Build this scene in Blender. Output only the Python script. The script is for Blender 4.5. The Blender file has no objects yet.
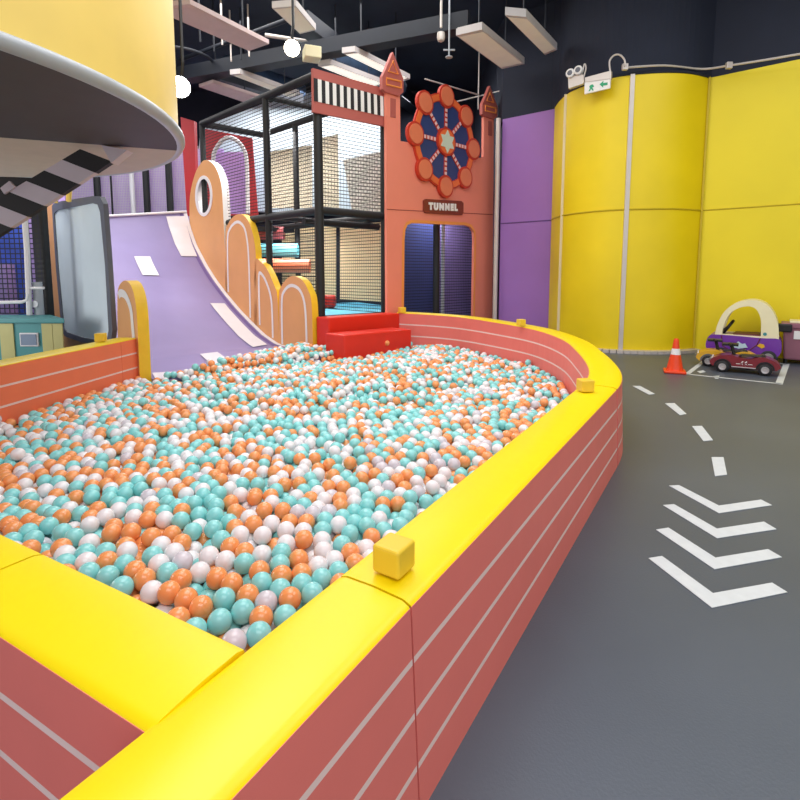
import bpy, bmesh, math, random
import numpy as np
from mathutils import Vector, Matrix
from mathutils.geometry import tessellate_polygon
random.seed(7); rng = np.random.default_rng(11)
SC = bpy.context.scene; COL = SC.collection

# ------------------------------------------------------------------ camera model (used to measure the place)
H, F, CX, CY = 1.1, 510.0, 400.0, 326.5
TH = math.atan(53 / F)
def ray(x, y):
    u = (x - CX) / F; v = (CY - y) / F
    return Vector((u, math.cos(TH) + v * math.sin(TH), -math.sin(TH) + v * math.cos(TH)))
def PZ(x, y, z=0.0):
    d = ray(x, y); t = (z - H) / d.z
    return Vector((d.x * t, d.y * t, z))
def PY(x, y, Y):
    d = ray(x, y); t = Y / d.y
    return Vector((d.x * t, Y, H + d.z * t))
def PP(x, y, P0, dr):                      # vertical plane through P0 along dr
    n = Vector((-dr[1], dr[0], 0)); d = ray(x, y)
    t = n.dot(Vector((P0[0], P0[1], 0))) / n.dot(Vector((d.x, d.y, 0)))
    return Vector((d.x * t, d.y * t, H + d.z * t))

# ------------------------------------------------------------------ materials
def lin(c):
    return tuple(((v / 255) / 12.92 if v / 255 <= .04045 else ((v / 255 + .055) / 1.055) ** 2.4) for v in c)
def mat(name, rgb, rough=.5, var=.06, scale=6, bump=0., bscale=30, metal=0., emit=0., spec=.5, trans=0., coat=0., alpha=1.):
    m = bpy.data.materials.new(name); m.use_nodes = True
    nt = m.node_tree; b = nt.nodes['Principled BSDF']
    c = lin(rgb)
    tc = nt.nodes.new('ShaderNodeTexCoord')
    if var > 0:
        n = nt.nodes.new('ShaderNodeTexNoise'); n.inputs['Scale'].default_value = scale; n.inputs['Detail'].default_value = 3
        r = nt.nodes.new('ShaderNodeValToRGB')
        r.color_ramp.elements[0].position = .3; r.color_ramp.elements[1].position = .7
        r.color_ramp.elements[0].color = (*[x * (1 - var) for x in c], 1)
        r.color_ramp.elements[1].color = (*[min(1, x * (1 + var)) for x in c], 1)
        nt.links.new(tc.outputs['Object'], n.inputs['Vector']); nt.links.new(n.outputs['Fac'], r.inputs['Fac'])
        nt.links.new(r.outputs['Color'], b.inputs['Base Color'])
    else:
        b.inputs['Base Color'].default_value = (*c, 1)
    if bump > 0:
        n2 = nt.nodes.new('ShaderNodeTexNoise'); n2.inputs['Scale'].default_value = bscale; n2.inputs['Detail'].default_value = 4
        bp = nt.nodes.new('ShaderNodeBump'); bp.inputs['Strength'].default_value = bump; bp.inputs['Distance'].default_value = .02
        nt.links.new(tc.outputs['Object'], n2.inputs['Vector']); nt.links.new(n2.outputs['Fac'], bp.inputs['Height'])
        nt.links.new(bp.outputs['Normal'], b.inputs['Normal'])
    b.inputs['Roughness'].default_value = rough; b.inputs['Metallic'].default_value = metal
    b.inputs['Specular IOR Level'].default_value = spec
    b.inputs['Transmission Weight'].default_value = trans; b.inputs['Coat Weight'].default_value = coat
    b.inputs['Alpha'].default_value = alpha
    if emit > 0:
        b.inputs['Emission Color'].default_value = (*c, 1); b.inputs['Emission Strength'].default_value = emit
    return m
def net_mat(name, rgb, cell, wu, wv):
    m = bpy.data.materials.new(name); m.use_nodes = True
    nt = m.node_tree; b = nt.nodes['Principled BSDF']
    b.inputs['Base Color'].default_value = (*lin(rgb), 1); b.inputs['Roughness'].default_value = .8
    uv = nt.nodes.new('ShaderNodeUVMap'); sx = nt.nodes.new('ShaderNodeSeparateXYZ'); nt.links.new(uv.outputs['UV'], sx.inputs[0])
    outs = []
    for o, w in (('X', wu), ('Y', wv)):
        d = nt.nodes.new('ShaderNodeMath'); d.operation = 'DIVIDE'; d.inputs[1].default_value = cell; nt.links.new(sx.outputs[o], d.inputs[0])
        fr = nt.nodes.new('ShaderNodeMath'); fr.operation = 'FRACT'; nt.links.new(d.outputs[0], fr.inputs[0])
        lt = nt.nodes.new('ShaderNodeMath'); lt.operation = 'LESS_THAN'; lt.inputs[1].default_value = w / cell; nt.links.new(fr.outputs[0], lt.inputs[0])
        outs.append(lt)
    mx = nt.nodes.new('ShaderNodeMath'); mx.operation = 'MAXIMUM'
    nt.links.new(outs[0].outputs[0], mx.inputs[0]); nt.links.new(outs[1].outputs[0], mx.inputs[1])
    nt.links.new(mx.outputs[0], b.inputs['Alpha'])
    return m
def dash_mat(name, base, dash, cu, cv):              # perforated / woven looking board
    m = bpy.data.materials.new(name); m.use_nodes = True
    nt = m.node_tree; b = nt.nodes['Principled BSDF']; b.inputs['Roughness'].default_value = .7
    uv = nt.nodes.new('ShaderNodeUVMap'); br = nt.nodes.new('ShaderNodeTexBrick')
    br.inputs['Color1'].default_value = br.inputs['Color2'].default_value = (*lin(base), 1)
    br.inputs['Mortar'].default_value = (*lin(dash), 1); br.inputs['Scale'].default_value = 1
    br.inputs['Brick Width'].default_value = cu; br.inputs['Row Height'].default_value = cv; br.inputs['Mortar Size'].default_value = cv * .18
    nt.links.new(uv.outputs['UV'], br.inputs['Vector']); nt.links.new(br.outputs['Color'], b.inputs['Base Color'])
    return m

M = {}
M['floor'] = mat('floor_vinyl', (80, 87, 98), .42, .10, 1.2, .05, 140)
M['yel_foam'] = mat('yellow_vinyl', (248, 218, 2), .38, .02, 3, .10, 9)
M['yel_cube'] = mat('yellow_cube_vinyl', (236, 196, 52), .45, .04, 8, .08, 20)
M['salmon_left'] = mat('orange_salmon_vinyl', (240, 124, 86), .5, .03, 4, .06, 12)
M['salmon'] = mat('salmon_vinyl', (230, 120, 112), .5, .03, 4, .06, 12)
M['stripe'] = mat('pale_stripe', (236, 208, 204), .5, .02)
M['seam'] = mat('dark_seam', (150, 66, 54), .7, 0)
M['yel_wall'] = mat('yellow_wall_vinyl', (236, 208, 8), .5, .06, 1.3, .12, 3)
M['yel_wall2'] = mat('yellow_wall_flat_vinyl', (238, 216, 20), .5, .04, 1.0, .10, 3)
M['purple_wall'] = mat('purple_wall_vinyl', (158, 112, 190), .5, .05, 1.2, .12, 3)
M['navy'] = mat('navy_paint', (28, 34, 52), .8, .10, 2)
M['ceil'] = mat('black_ceiling_paint', (24, 33, 50), .9, .2, 2)
M['duct'] = mat('dark_duct_paint', (24, 30, 42), .6, .15, 4)
M['ductb'] = mat('blue_grey_duct_foil', (58, 78, 104), .4, .25, 6, .3, 10)
M['trim'] = mat('grey_aluminium_trim', (205, 196, 190), .4, .04, 5, metal=.2)
M['trimy'] = mat('pale_yellow_trim', (228, 214, 170), .45, .03)
M['seamy'] = mat('mustard_seam', (198, 172, 14), .6, .03)
M['seamp'] = mat('dark_purple_seam', (100, 68, 130), .6, .03)
M['fac'] = mat('salmon_board', (238, 138, 117), .5, .03, 2)
M['fac2'] = mat('brick_red_board', (180, 94, 86), .5, .04, 4)
M['red_edge'] = mat('red_outline', (196, 56, 36), .5, .03)
M['orange'] = mat('orange_paint', (232, 112, 58), .5, .03)
M['pod'] = mat('peach_pod', (226, 124, 88), .5, .03)
M['pale_orange'] = mat('door_edge_orange', (240, 150, 74), .5, .03)
M['wheel_blue'] = mat('deep_blue_board', (44, 64, 118), .45, .08, 5)
M['pinkdash'] = mat('pale_pink', (232, 196, 200), .5, .02)
M['star'] = mat('pale_mint', (206, 220, 204), .5, .02)
M['brown'] = mat('sign_brown', (126, 52, 34), .5, .04)
M['white'] = mat('white_paint', (238, 236, 234), .5, .02)
M['line'] = mat('road_line_white', (208, 212, 214), .6, .04, 20)
M['black'] = mat('black_foam', (22, 24, 28), .6, .1, 10)
M['blackstripe'] = mat('black_stripe', (30, 27, 32), .6, .05)
M['greystripe'] = mat('pale_mauve_stripe', (208, 196, 208), .6, .03)
M['red'] = mat('red_vinyl', (216, 40, 22), .42, .04, 4, .08, 9)
M['redpanel'] = mat('dark_red_board', (178, 36, 44), .5, .05)
M['teal_mat'] = mat('sky_blue_vinyl', (96, 190, 222), .45, .03)
M['slide'] = mat('lavender_slide_vinyl', (146, 136, 184), .36, .05, 1.6, .05, 4)
M['slide_dk'] = mat('violet_line', (112, 96, 160), .4, .03)
M['slide_w'] = mat('slide_white', (232, 230, 236), .4, .02)
M['tan'] = mat('tan_board', (226, 166, 108), .55, .03, 3)
M['yedge'] = mat('amber_foam_edge', (242, 194, 42), .5, .04, 10)
M['wedge'] = mat('white_foam_edge', (236, 234, 236), .5, .02)
M['frame_grey'] = mat('charcoal_frame', (98, 102, 114), .5, .04)
M['mirror'] = mat('pale_mirror_sheet', (216, 232, 242), .45, .05, 1.5)
M['lav_back'] = mat('lavender_backdrop', (196, 160, 226), .7, .06, 2)
M['blue_back'] = mat('blue_backdrop', (58, 86, 190), .7, .25, 3)
M['mauve_back'] = mat('mauve_backdrop', (150, 130, 190), .7, .15, 3)
M['cream'] = mat('cream_pad', (240, 214, 170), .6, .04, 2, .1, 6)
M['pale'] = mat('pale_grey_panel', (206, 222, 230), .7, .05, 2)
M['net'] = net_mat('black_net', (30, 32, 38), .05, .005, .0105)
M['net_fine'] = net_mat('white_net', (216, 212, 220), .035, .008, .008)
M['net_blue'] = net_mat('dark_square_net', (34, 36, 52), .06, .014, .014)
M['perf'] = dash_mat('cream_perforated', (246, 238, 216), (186, 174, 150), .055, .038)
M['perfw'] = dash_mat('white_perforated', (248, 250, 242), (186, 190, 182), .08, .055)
M['teal'] = mat('teal_laminate', (70, 148, 152), .5, .04)
M['sage'] = mat('sage_stripe', (190, 188, 124), .5, .04)
M['bluegrey'] = mat('blue_grey_square', (120, 140, 166), .5, .03)
M['whitepipe'] = mat('white_pipe', (226, 226, 230), .35, .02)
M['canopy_y'] = mat('canopy_yellow', (246, 214, 112), .5, .05, 2)
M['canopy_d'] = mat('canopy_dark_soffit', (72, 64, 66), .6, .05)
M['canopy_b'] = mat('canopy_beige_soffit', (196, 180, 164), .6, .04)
M['canopy_rim'] = mat('canopy_grey_rim', (176, 182, 190), .35, .03)
M['lamp'] = mat('lamp_lens', (255, 244, 220), .4, 0, emit=22)
M['lampc'] = mat('cool_lamp_lens', (240, 250, 255), .4, 0, emit=22)
M['troffer'] = mat('troffer_housing', (206, 200, 200), .5, .03)
M['troffer_face'] = mat('troffer_diffuser', (226, 218, 200), .5, .03, emit=.15)
M['troffer_glow'] = mat('troffer_glow', (250, 246, 232), .5, 0, emit=.8)
M['pinktrof'] = mat('pinkish_panel', (206, 184, 184), .6, .04)
M['purple_car'] = mat('purple_plastic', (112, 52, 160), .3, .04, coat=.3)
M['cream_car'] = mat('cream_plastic', (238, 230, 190), .35, .03, coat=.2)
M['maroon'] = mat('maroon_plastic', (124, 26, 38), .28, .05, coat=.4)
M['darkred'] = mat('dark_red_seat', (96, 22, 44), .5, .05)
M['tyre'] = mat('black_tyre', (24, 24, 28), .6, .08)
M['hub'] = mat('silver_hub', (196, 190, 190), .3, .03, metal=.5)
M['amber'] = mat('amber_plastic', (222, 170, 40), .4, .06)
M['greyp'] = mat('grey_plastic', (110, 112, 116), .4, .06)
M['skyb'] = mat('pale_blue_sticker', (190, 214, 226), .4, .03)
M['cone'] = mat('cone_orange', (240, 70, 24), .4, .04)
M['bin'] = mat('mauve_bin_plastic', (150, 96, 112), .45, .05)
M['green'] = mat('exit_green', (30, 160, 110), .5, 0)
M['aqua'] = mat('aqua_ball', (140, 218, 217), .22, 0, coat=.3)
M['orb'] = mat('orange_ball', (244, 158, 94), .22, 0, coat=.3)
M['whb'] = mat('white_ball', (238, 234, 236), .22, 0, coat=.3)
M['clb'] = mat('clear_ball', (238, 232, 240), .08, 0, trans=.25, coat=.3)
M['blk2'] = mat('black_plastic', (20, 20, 24), .4, .05)
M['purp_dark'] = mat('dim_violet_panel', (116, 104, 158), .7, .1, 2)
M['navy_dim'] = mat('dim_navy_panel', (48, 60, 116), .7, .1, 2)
M['rollr'] = mat('rose_roller', (206, 92, 96), .5, .04)
M['rollt'] = mat('aqua_roller', (88, 176, 194), .5, .04)
M['rollo'] = mat('coral_roller', (236, 128, 92), .5, .04)

# ------------------------------------------------------------------ mesh helpers
def wloc(o):
    v = Vector((0, 0, 0))
    while o is not None:
        v = v + o.location; o = o.parent
    return v
class MB:
    def __init__(s): s.v = []; s.f = []; s.m = []; s.uv = {}
    def add(s, vs, fs, m=0):
        b = len(s.v); s.v += [Vector(p) for p in vs]
        for f in fs: s.f.append([i + b for i in f]); s.m.append(m)
        return b
    def quad(s, a, b, c, d, m=0, uv=None):
        s.add([a, b, c, d], [(0, 1, 2, 3)], m)
        if uv: s.uv[len(s.f) - 1] = uv
    def box(s, c, ux, uy, uz, m=0):
        c = Vector(c); ux, uy, uz = Vector(ux), Vector(uy), Vector(uz)
        vs = [c + ux * i + uy * j + uz * k for i in (-1, 1) for j in (-1, 1) for k in (-1, 1)]
        s.add(vs, [(0, 1, 3, 2), (4, 6, 7, 5), (0, 4, 5, 1), (2, 3, 7, 6), (0, 2, 6, 4), (1, 5, 7, 3)], m)
    def prism(s, pts, off, holes=(), mf=0, ms=None, mb=None):
        ms = mf if ms is None else ms; mb = mf if mb is None else mb
        off = Vector(off); loops = [[Vector(p) for p in pts]] + [[Vector(p) for p in h] for h in holes]
        n = Vector(off).normalized()
        # flatten to 2D for tessellation
        e1 = n.orthogonal().normalized(); e2 = n.cross(e1)
        l2 = [[Vector((p.dot(e1), p.dot(e2), 0)) for p in l] for l in loops]
        tri = tessellate_polygon(l2)
        flat = [p for l in loops for p in l]
        N = len(flat)
        s.add(flat, [tuple(t) for t in tri], mf)
        s.add([p + off for p in flat], [tuple(reversed(t)) for t in tri], mb)
        for l in loops:
            k = len(l)
            s.add(l + [p + off for p in l], [(i, (i + 1) % k, k + (i + 1) % k, k + i) for i in range(k)], ms)
    def tube(s, path, r, seg=10, m=0, closed=False, caps=True):
        P = [Vector(p) for p in path]; n = len(P); rings = []
        R = r if isinstance(r, (list, tuple)) else [r] * n
        up = None
        for i in range(n):
            if closed: t = (P[(i + 1) % n] - P[i - 1])
            else: t = P[min(i + 1, n - 1)] - P[max(i - 1, 0)]
            t.normalize()
            if up is None: up = t.orthogonal().normalized()
            up = (up - t * up.dot(t))
            if up.length < 1e-5: up = t.orthogonal()
            up.normalize(); w = t.cross(up)
            rings.append([P[i] + (up * math.cos(a) + w * math.sin(a)) * R[i] for a in [2 * math.pi * k / seg for k in range(seg)]])
        vs = [p for q in rings for p in q]; fs = []
        for i in range(n if closed else n - 1):
            j = (i + 1) % n
            for k in range(seg): fs.append((i * seg + k, i * seg + (k + 1) % seg, j * seg + (k + 1) % seg, j * seg + k))
        if not closed and caps: fs += [tuple(range(seg)), tuple((n - 1) * seg + k for k in range(seg))]
        s.add(vs, fs, m)
    def lathe(s, prof, base, axis=(0, 0, 1), seg=20, m=0):
        ax = Vector(axis).normalized(); e1 = ax.orthogonal().normalized(); e2 = ax.cross(e1); base = Vector(base)
        vs = []; fs = []
        for r, z in prof:
            for k in range(seg):
                a = 2 * math.pi * k / seg
                vs.append(base + ax * z + (e1 * math.cos(a) + e2 * math.sin(a)) * r)
        for i in range(len(prof) - 1):
            for k in range(seg): fs.append((i * seg + k, i * seg + (k + 1) % seg, (i + 1) * seg + (k + 1) % seg, (i + 1) * seg + k))
        fs += [tuple(range(seg)), tuple((len(prof) - 1) * seg + k for k in range(seg))]
        s.add(vs, fs, m)
    def build(s, name, mats, parent=None, bevel=0, smooth=False, origin=None, segs=2):
        if not isinstance(mats, (list, tuple)): mats = [mats]
        if parent is not None: o0 = wloc(parent)
        elif origin is not None: o0 = Vector(origin)
        else:
            xs = [p.x for p in s.v]; ys = [p.y for p in s.v]; zs = [p.z for p in s.v]
            o0 = Vector(((min(xs) + max(xs)) / 2, (min(ys) + max(ys)) / 2, min(zs)))
        me = bpy.data.meshes.new(name)
        me.from_pydata([p - o0 for p in s.v], [], s.f)
        for m in mats: me.materials.append(m)
        me.polygons.foreach_set('material_index', s.m)
        if s.uv:
            ul = me.uv_layers.new(name='UVMap')
            for fi, uvs in s.uv.items():
                for li, uv in zip(me.polygons[fi].loop_indices, uvs): ul.data[li].uv = uv
        bm = bmesh.new(); bm.from_mesh(me)
        bmesh.ops.remove_doubles(bm, verts=bm.verts, dist=1e-5)
        bmesh.ops.recalc_face_normals(bm, faces=bm.faces)
        bm.to_mesh(me); bm.free()
        if smooth:
            me.polygons.foreach_set('use_smooth', [True] * len(me.polygons))
            me.set_sharp_from_angle(angle=math.radians(38))
        ob = bpy.data.objects.new(name, me); COL.objects.link(ob)
        if parent is not None: ob.parent = parent
        else: ob.location = o0
        if bevel > 0:
            b = ob.modifiers.new('bevel', 'BEVEL'); b.width = bevel; b.segments = segs; b.limit_method = 'ANGLE'; b.angle_limit = math.radians(40)
        return ob
def thing(name, label, cat, loc, group=None):
    o = bpy.data.objects.new(name, None); COL.objects.link(o); o.location = loc; o.empty_display_size = .1
    o['label'] = label; o['category'] = cat
    if group: o['group'] = group
    return o
def tag(o, label, cat, group=None):
    o['label'] = label; o['category'] = cat
    if group: o['group'] = group
    return o
def struct(o):
    o['kind'] = 'structure'; return o
def plabel(o, t):
    o['label'] = t; return o
def netpanel(name, a, b, c, d, m, parent):           # a-b bottom, d-c top
    a, b, c, d = map(Vector, (a, b, c, d)); q = MB(); w = (b - a).length; h = (d - a).length
    q.quad(a, b, c, d, 0, [(0, 0), (w, 0), (w, (c - b).length), (0, h)])
    return q.build(name, m, parent)
def catmull(P, n=8, closed=False):
    P = [Vector(p) for p in P]; out = []
    for i in range(len(P) - 1):
        p0 = P[max(i - 1, 0)]; p1 = P[i]; p2 = P[i + 1]; p3 = P[min(i + 2, len(P) - 1)]
        for k in range(n):
            t = k / n
            out.append(.5 * ((2 * p1) + (p2 - p0) * t + (2 * p0 - 5 * p1 + 4 * p2 - p3) * t * t + (3 * p1 - p0 - 3 * p2 + p3) * t ** 3))
    out.append(P[-1]); return out
def V3(p, z=0): return Vector((p[0], p[1], z))
def text_mesh(body, size, origin, ex, ez, depth, name, m, parent, bold=.0):
    cu = bpy.data.curves.new(name, 'FONT'); cu.body = body; cu.size = size; cu.extrude = depth; cu.align_x = 'CENTER'; cu.align_y = 'CENTER'; cu.offset = bold
    cu.space_character = 1.45 if len(body) > 3 else 1.1
    tmp = bpy.data.objects.new('tmp_text', cu); COL.objects.link(tmp)
    dg = bpy.context.evaluated_depsgraph_get(); me = bpy.data.meshes.new_from_object(tmp.evaluated_get(dg))
    bpy.data.objects.remove(tmp)
    ex = Vector(ex).normalized(); ez = Vector(ez).normalized(); en = ex.cross(ez)
    R = Matrix((ex, ez, en)).transposed().to_4x4(); R.translation = Vector(origin) - wloc(parent)
    me.transform(R); me.materials.clear(); me.materials.append(m)
    o = bpy.data.objects.new(name, me); COL.objects.link(o); o.parent = parent
    return o

A = Vector((.77, .64, 0)); D = Vector((.64, -.77, 0))     # cage front direction, and its normal toward the pit
SA = Vector((.7071, .7071, 0)); SU = Vector((-.7071, .7071, 0))   # slide: across, and up the slide
UP = Vector((0, 0, 1))

# ================================================================== SETTING
q = MB(); q.box((-1.5, 5.5, 5.5), (12, 0, 0), (0, 9.5, 0), (0, 0, .1)); struct(q.build('ceiling', M['ceil']))
WH = 3.73; ZS = 1.97
def wall_strip(name, pts, m, z0, z1, th, smooth=False):
    q = MB(); P = [V3(p) for p in pts]; n = len(P); off = []
    for i in range(n):
        t = P[min(i + 1, n - 1)] - P[max(i - 1, 0)]; t.normalize(); off.append(Vector((-t.y, t.x, 0)) * th)   # away from room
    vs = []
    for i in range(n): vs += [P[i] + UP * z0, P[i] + UP * z1, P[i] + off[i] + UP * z1, P[i] + off[i] + UP * z0]
    fs = []
    for i in range(n - 1):
        for k in range(4): fs.append((4 * i + k, 4 * i + (k + 1) % 4, 4 * i + 4 + (k + 1) % 4, 4 * i + 4 + k))
    fs += [(0, 1, 2, 3), tuple(4 * (n - 1) + k for k in range(4))]
    q.add(vs, fs); return struct(q.build(name, m, smooth=smooth))
curve_pts = [tuple(p[:2]) for p in catmull([(2.46, 8.42, 0), (2.44, 8.05, 0), (2.50, 7.66, 0), (2.82, 7.22, 0), (3.28, 7.04, 0), (3.76, 7.03, 0), (4.19, 7.2, 0)], 6)]
flat_pts = [(4.19, 7.2), (5.08, 6.48), (6.4, 5.42), (9.4, 2.98), (10.3, -3.5)]
purple_pts = [(1.76, 9.07), (2.6, 8.42)]
wall_strip('wall_corner', curve_pts, M['yel_wall'], 0, WH, .12, True)
wall_strip('wall_right', flat_pts, M['yel_wall2'], 0, WH, .12)
wall_strip('wall_back', purple_pts, M['purple_wall'], 0, WH, .12)
up_pts = [(-9.5, 12.6), (1.70, 12.6), (1.74, 9.6), (1.76, 9.13), (2.46, 8.58)] + [(p[0] + .06, p[1] + .06) for p in curve_pts[1:]] + [(x + .05, y + .05) for x, y in flat_pts[1:]]
wall_strip('wall_upper', up_pts[2:], M['navy'], WH - .02, 5.4, .1)
wall_strip('wall_far', [(-12.5, 12.6), (1.78, 12.6), (1.80, 9.2)], M['navy'], 0, 5.4, .1)
wall_strip('wall_left', [(-12.0, -3.5), (-12.0, 12.6)], M['navy'], 0, 5.4, .1)
# seams and metal trims of the padded walls
def trim_path(n, pts, z, m, r=.012):
    q = MB(); q.tube([V3(p, z) for p in pts], r, 6); return struct(q.build('trim_%d' % n, m))
inw = lambda pts, e: [(p[0] - e * .6, p[1] - e * .8) for p in pts]
trim_path(1, inw(curve_pts, .004), ZS, M['seamy']); trim_path(2, inw(flat_pts[:4], .004), ZS, M['seamy'], .008)
trim_path(3, inw(purple_pts, .004), ZS, M['seamp'], .009)
def vtrim(n, x, y, m, w=.035, z1=WH, out=(-.5, -.85)):
    q = MB(); o = Vector((out[0], out[1], 0)).normalized(); t = Vector((-o.y, o.x, 0))
    q.box(Vector((x, y, z1 / 2)) + o * .012, t * w, o * .014, UP * (z1 / 2)); return struct(q.build('trim_%d' % n, m))
vtrim(4, 3.09, 7.09, M['trim'], .028, out=(-.15, -1)); vtrim(5, 2.462, 7.84, M['trimy'], .024, out=(-.9, -.5))
vtrim(6, 4.18, 7.19, M['seamy'], .012)
q = MB(); q.tube([(1.68, 9.02, 0), (1.68, 9.02, WH)], .04, 10); struct(q.build('trim_7', M['trim'], smooth=True))
q = MB(); q.tube([V3(p, WH + .01) for p in inw(curve_pts, .0)], .02, 6); struct(q.build('trim_8', M['navy']))
bpts = [PZ(606, 351.5), PZ(640, 353.5), PZ(670, 354.5), PZ(700, 353)]
q = MB()
bl = [(p[0], p[1]) for p in curve_pts if p[0] > 2.75]
for a, b in zip(bl[:-1], bl[1:]):
    a, b = V3(a), V3(b); t = (b - a).normalized(); n = Vector((t.y, -t.x, 0))
    q.box((a + b) / 2 + n * .06 + UP * .02, (b - a) / 2, n * .06, UP * .02)
struct(q.build('baseboard_right', M['trim']))

# ================================================================== FOAM WALLS OF THE BALL PIT
HW = .45; TW = .195
inner_ctrl = [(-.29, .80, HW), (-.13, 1.04, HW), (.43, 1.93, HW), (.99, 2.82, HW), (1.18, 3.16, HW), (1.33, 3.57, HW), (1.48, 4.21, HW), (1.60, 5.00, .455), (1.53, 5.80, .465), (1.20, 6.48, .485), (.84, 7.03, .50), (.45, 7.34, .51), (-.05, 7.56, .52)]
inner = catmull(inner_ctrl[3:], 6)
def foam_wall(name, label, path, side, group='striped foam walls round the ball pit', w0=.185, w1=.185, m='salmon'):
    """path: inner top edge points (z = height); side=+1 when the outside lies to the right of the travel direction"""
    P = [Vector(p) for p in path]; n = len(P); nor = []; W = [w0 + (w1 - w0) * i / (n - 1) for i in range(n)]
    for i in range(n):
        t = P[min(i + 1, n - 1)] - P[max(i - 1, 0)]; t.z = 0; t.normalize(); nor.append(Vector((t.y, -t.x, 0)) * side)
    base = P[n // 2] + nor[n // 2] * W[n // 2] / 2
    t = thing(name, label, 'foam wall', (base.x, base.y, 0), group)
    fi_ = [0, .30, .335, .63, .665, 1.0]; fo = [0, .235, .265, .49, .52, .745, .775, 1.0]      # two stripes inside, three outside
    q = MB(); sec = []
    for i in range(n):
        h = P[i].z - .006; b = Vector((P[i].x, P[i].y, 0)); row = []
        for f in fi_: row.append(b + UP * h * (1 - f))
        for f in reversed(fo): row.append(b + nor[i] * (W[i] + .022 * f) + UP * h * (1 - f))
        sec.append(row)
    k = len(sec[0]); q.add([p for r in sec for p in r], [])
    for i in range(n - 1):
        for j in range(k):
            jj = (j + 1) % k
            q.f.append([i * k + j, i * k + jj, (i + 1) * k + jj, (i + 1) * k + j]); q.m.append(1 if j in (1, 3, 7, 9, 11) else 0)
    for e in (0, n - 1):
        q.f.append([e * k + j for j in range(k)]); q.m.append(0)
    q.build('foam_body', [M[m], M['stripe']], t)
    q = MB(); kk = 7
    q.add([Vector((P[i].x, P[i].y, P[i].z - .006)) + nor[i] * a + UP * z for i in range(n) for a, z in [(0, -.004), (.003, .006), (.02, .012), (W[i] / 2, .014), (W[i] - .02, .010), (W[i] - .003, .003), (W[i], -.002)]], [(i * kk + j, i * kk + j + 1, (i + 1) * kk + j + 1, (i + 1) * kk + j) for i in range(n - 1) for j in range(kk - 1)])
    q.f.append(list(range(kk))); q.m.append(0); q.f.append([(n - 1) * kk + j for j in range(kk)]); q.m.append(0)
    q.build('yellow_top', M['yel_foam'], t, smooth=True)
    return t
def lerp(a, b, n): return [Vector(a).lerp(Vector(b), i / n) for i in range(n + 1)]
seam1 = Vector((-.13, 1.04, HW)); seam2 = Vector((1.13, 3.06, HW))
rdir = (Vector((.99, 2.82, HW)) - seam1).normalized()
g = rdir * .002
foam_wall('foam_wall', 'short yellow-topped foam corner block of the pit nearest the camera', [seam1 - rdir * .56, seam1 - g * 2], 1, w0=.18, w1=.18)
foam_wall('foam_wall', 'long straight salmon foam wall with yellow top along right side of ball pit', lerp(seam1 + g, Vector((.99, 2.82, HW)), 4) + [Vector((1.06, 2.935, HW))], 1, w0=.18, w1=.195)
foam_wall('foam_wall', 'curved salmon foam wall with yellow top bending round far right of ball pit', [Vector((1.063, 2.94, HW))] + [p for p in inner[3:]], 1, w0=.197, w1=.235)
# front wall (runs left from the near corner) and left wall
fi = [PZ(195, 625, HW), PZ(25, 545, HW)]
fdir = (fi[1] - fi[0]); fdir.z = 0; fdir.normalize()
den = fdir.x * rdir.y - fdir.y * rdir.x; w_ = seam1 - fi[0]; c0 = fi[0] + fdir * ((w_.x * rdir.y - w_.y * rdir.x) / den + .004); cs = PZ(41, 555, HW); ce = fi[1] + fdir * 2.05
s0 = (cs - fi[0]).dot(fdir)
foam_wall('foam_wall', 'yellow-topped foam wall at bottom of photo between near corner and slanting seam', [c0, fi[0] + fdir * (s0 - .003)], -1)
foam_wall('foam_wall', 'yellow-topped foam wall at bottom left beyond slanting seam', [fi[0] + fdir * (s0 + .003), ce], -1)
lf0 = PZ(0, 366, HW); lf1 = PZ(138, 338, HW); ld = (lf1 - lf0).normalized()
seamL = PZ(121, 341.5, HW)
tL = (seamL - lf0).dot(ld)
foam_wall('foam_wall', 'long orange-salmon striped foam wall on left side of ball pit', [lf0 - ld * 1.1, lf0 + ld * (tL - .002)], -1, w0=.22, w1=.22, m='salmon_left')
foam_wall('foam_wall', 'short orange-salmon foam wall piece beside left foot of slide', [lf0 + ld * (tL + .002), lf0 + ld * ((lf1 - lf0).length - .03)], -1, w0=.22, w1=.22, m='salmon_left')

# small yellow foam cubes on the wall tops
def cube(px, py, size, label, z, yaw=.5):
    p = PZ(px, py, z); q = MB(); e1 = Vector((math.cos(yaw), math.sin(yaw), 0)); e2 = Vector((-math.sin(yaw), math.cos(yaw), 0))
    h = size / 2
    q.box(p + UP * (h * .9 + .012), e1 * h, e2 * h, UP * h * .9)
    o = q.build('foam_cube', M['yel_cube'], None, bevel=.007, segs=3); tag(o, label, 'foam cube', 'small yellow foam cubes on the pit walls'); return o
cube(394, 574, .069, 'small yellow foam cube on near right wall top, closest to camera', HW, 1.0)
cube(585, 393, .072, 'small yellow foam cube on right wall top where it starts to curve', HW, .15)
cube(521, 326.5, .082, 'small yellow foam cube on far curved wall in front of purple wall', .475, .4)
cube(402, 313.5, .09, 'small yellow foam cube at far end of pit wall beside tunnel doorway', .51, .5)
cube(101, 342.5, .085, 'small yellow foam cube on left wall top in front of grey panel', HW, .2)

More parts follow.
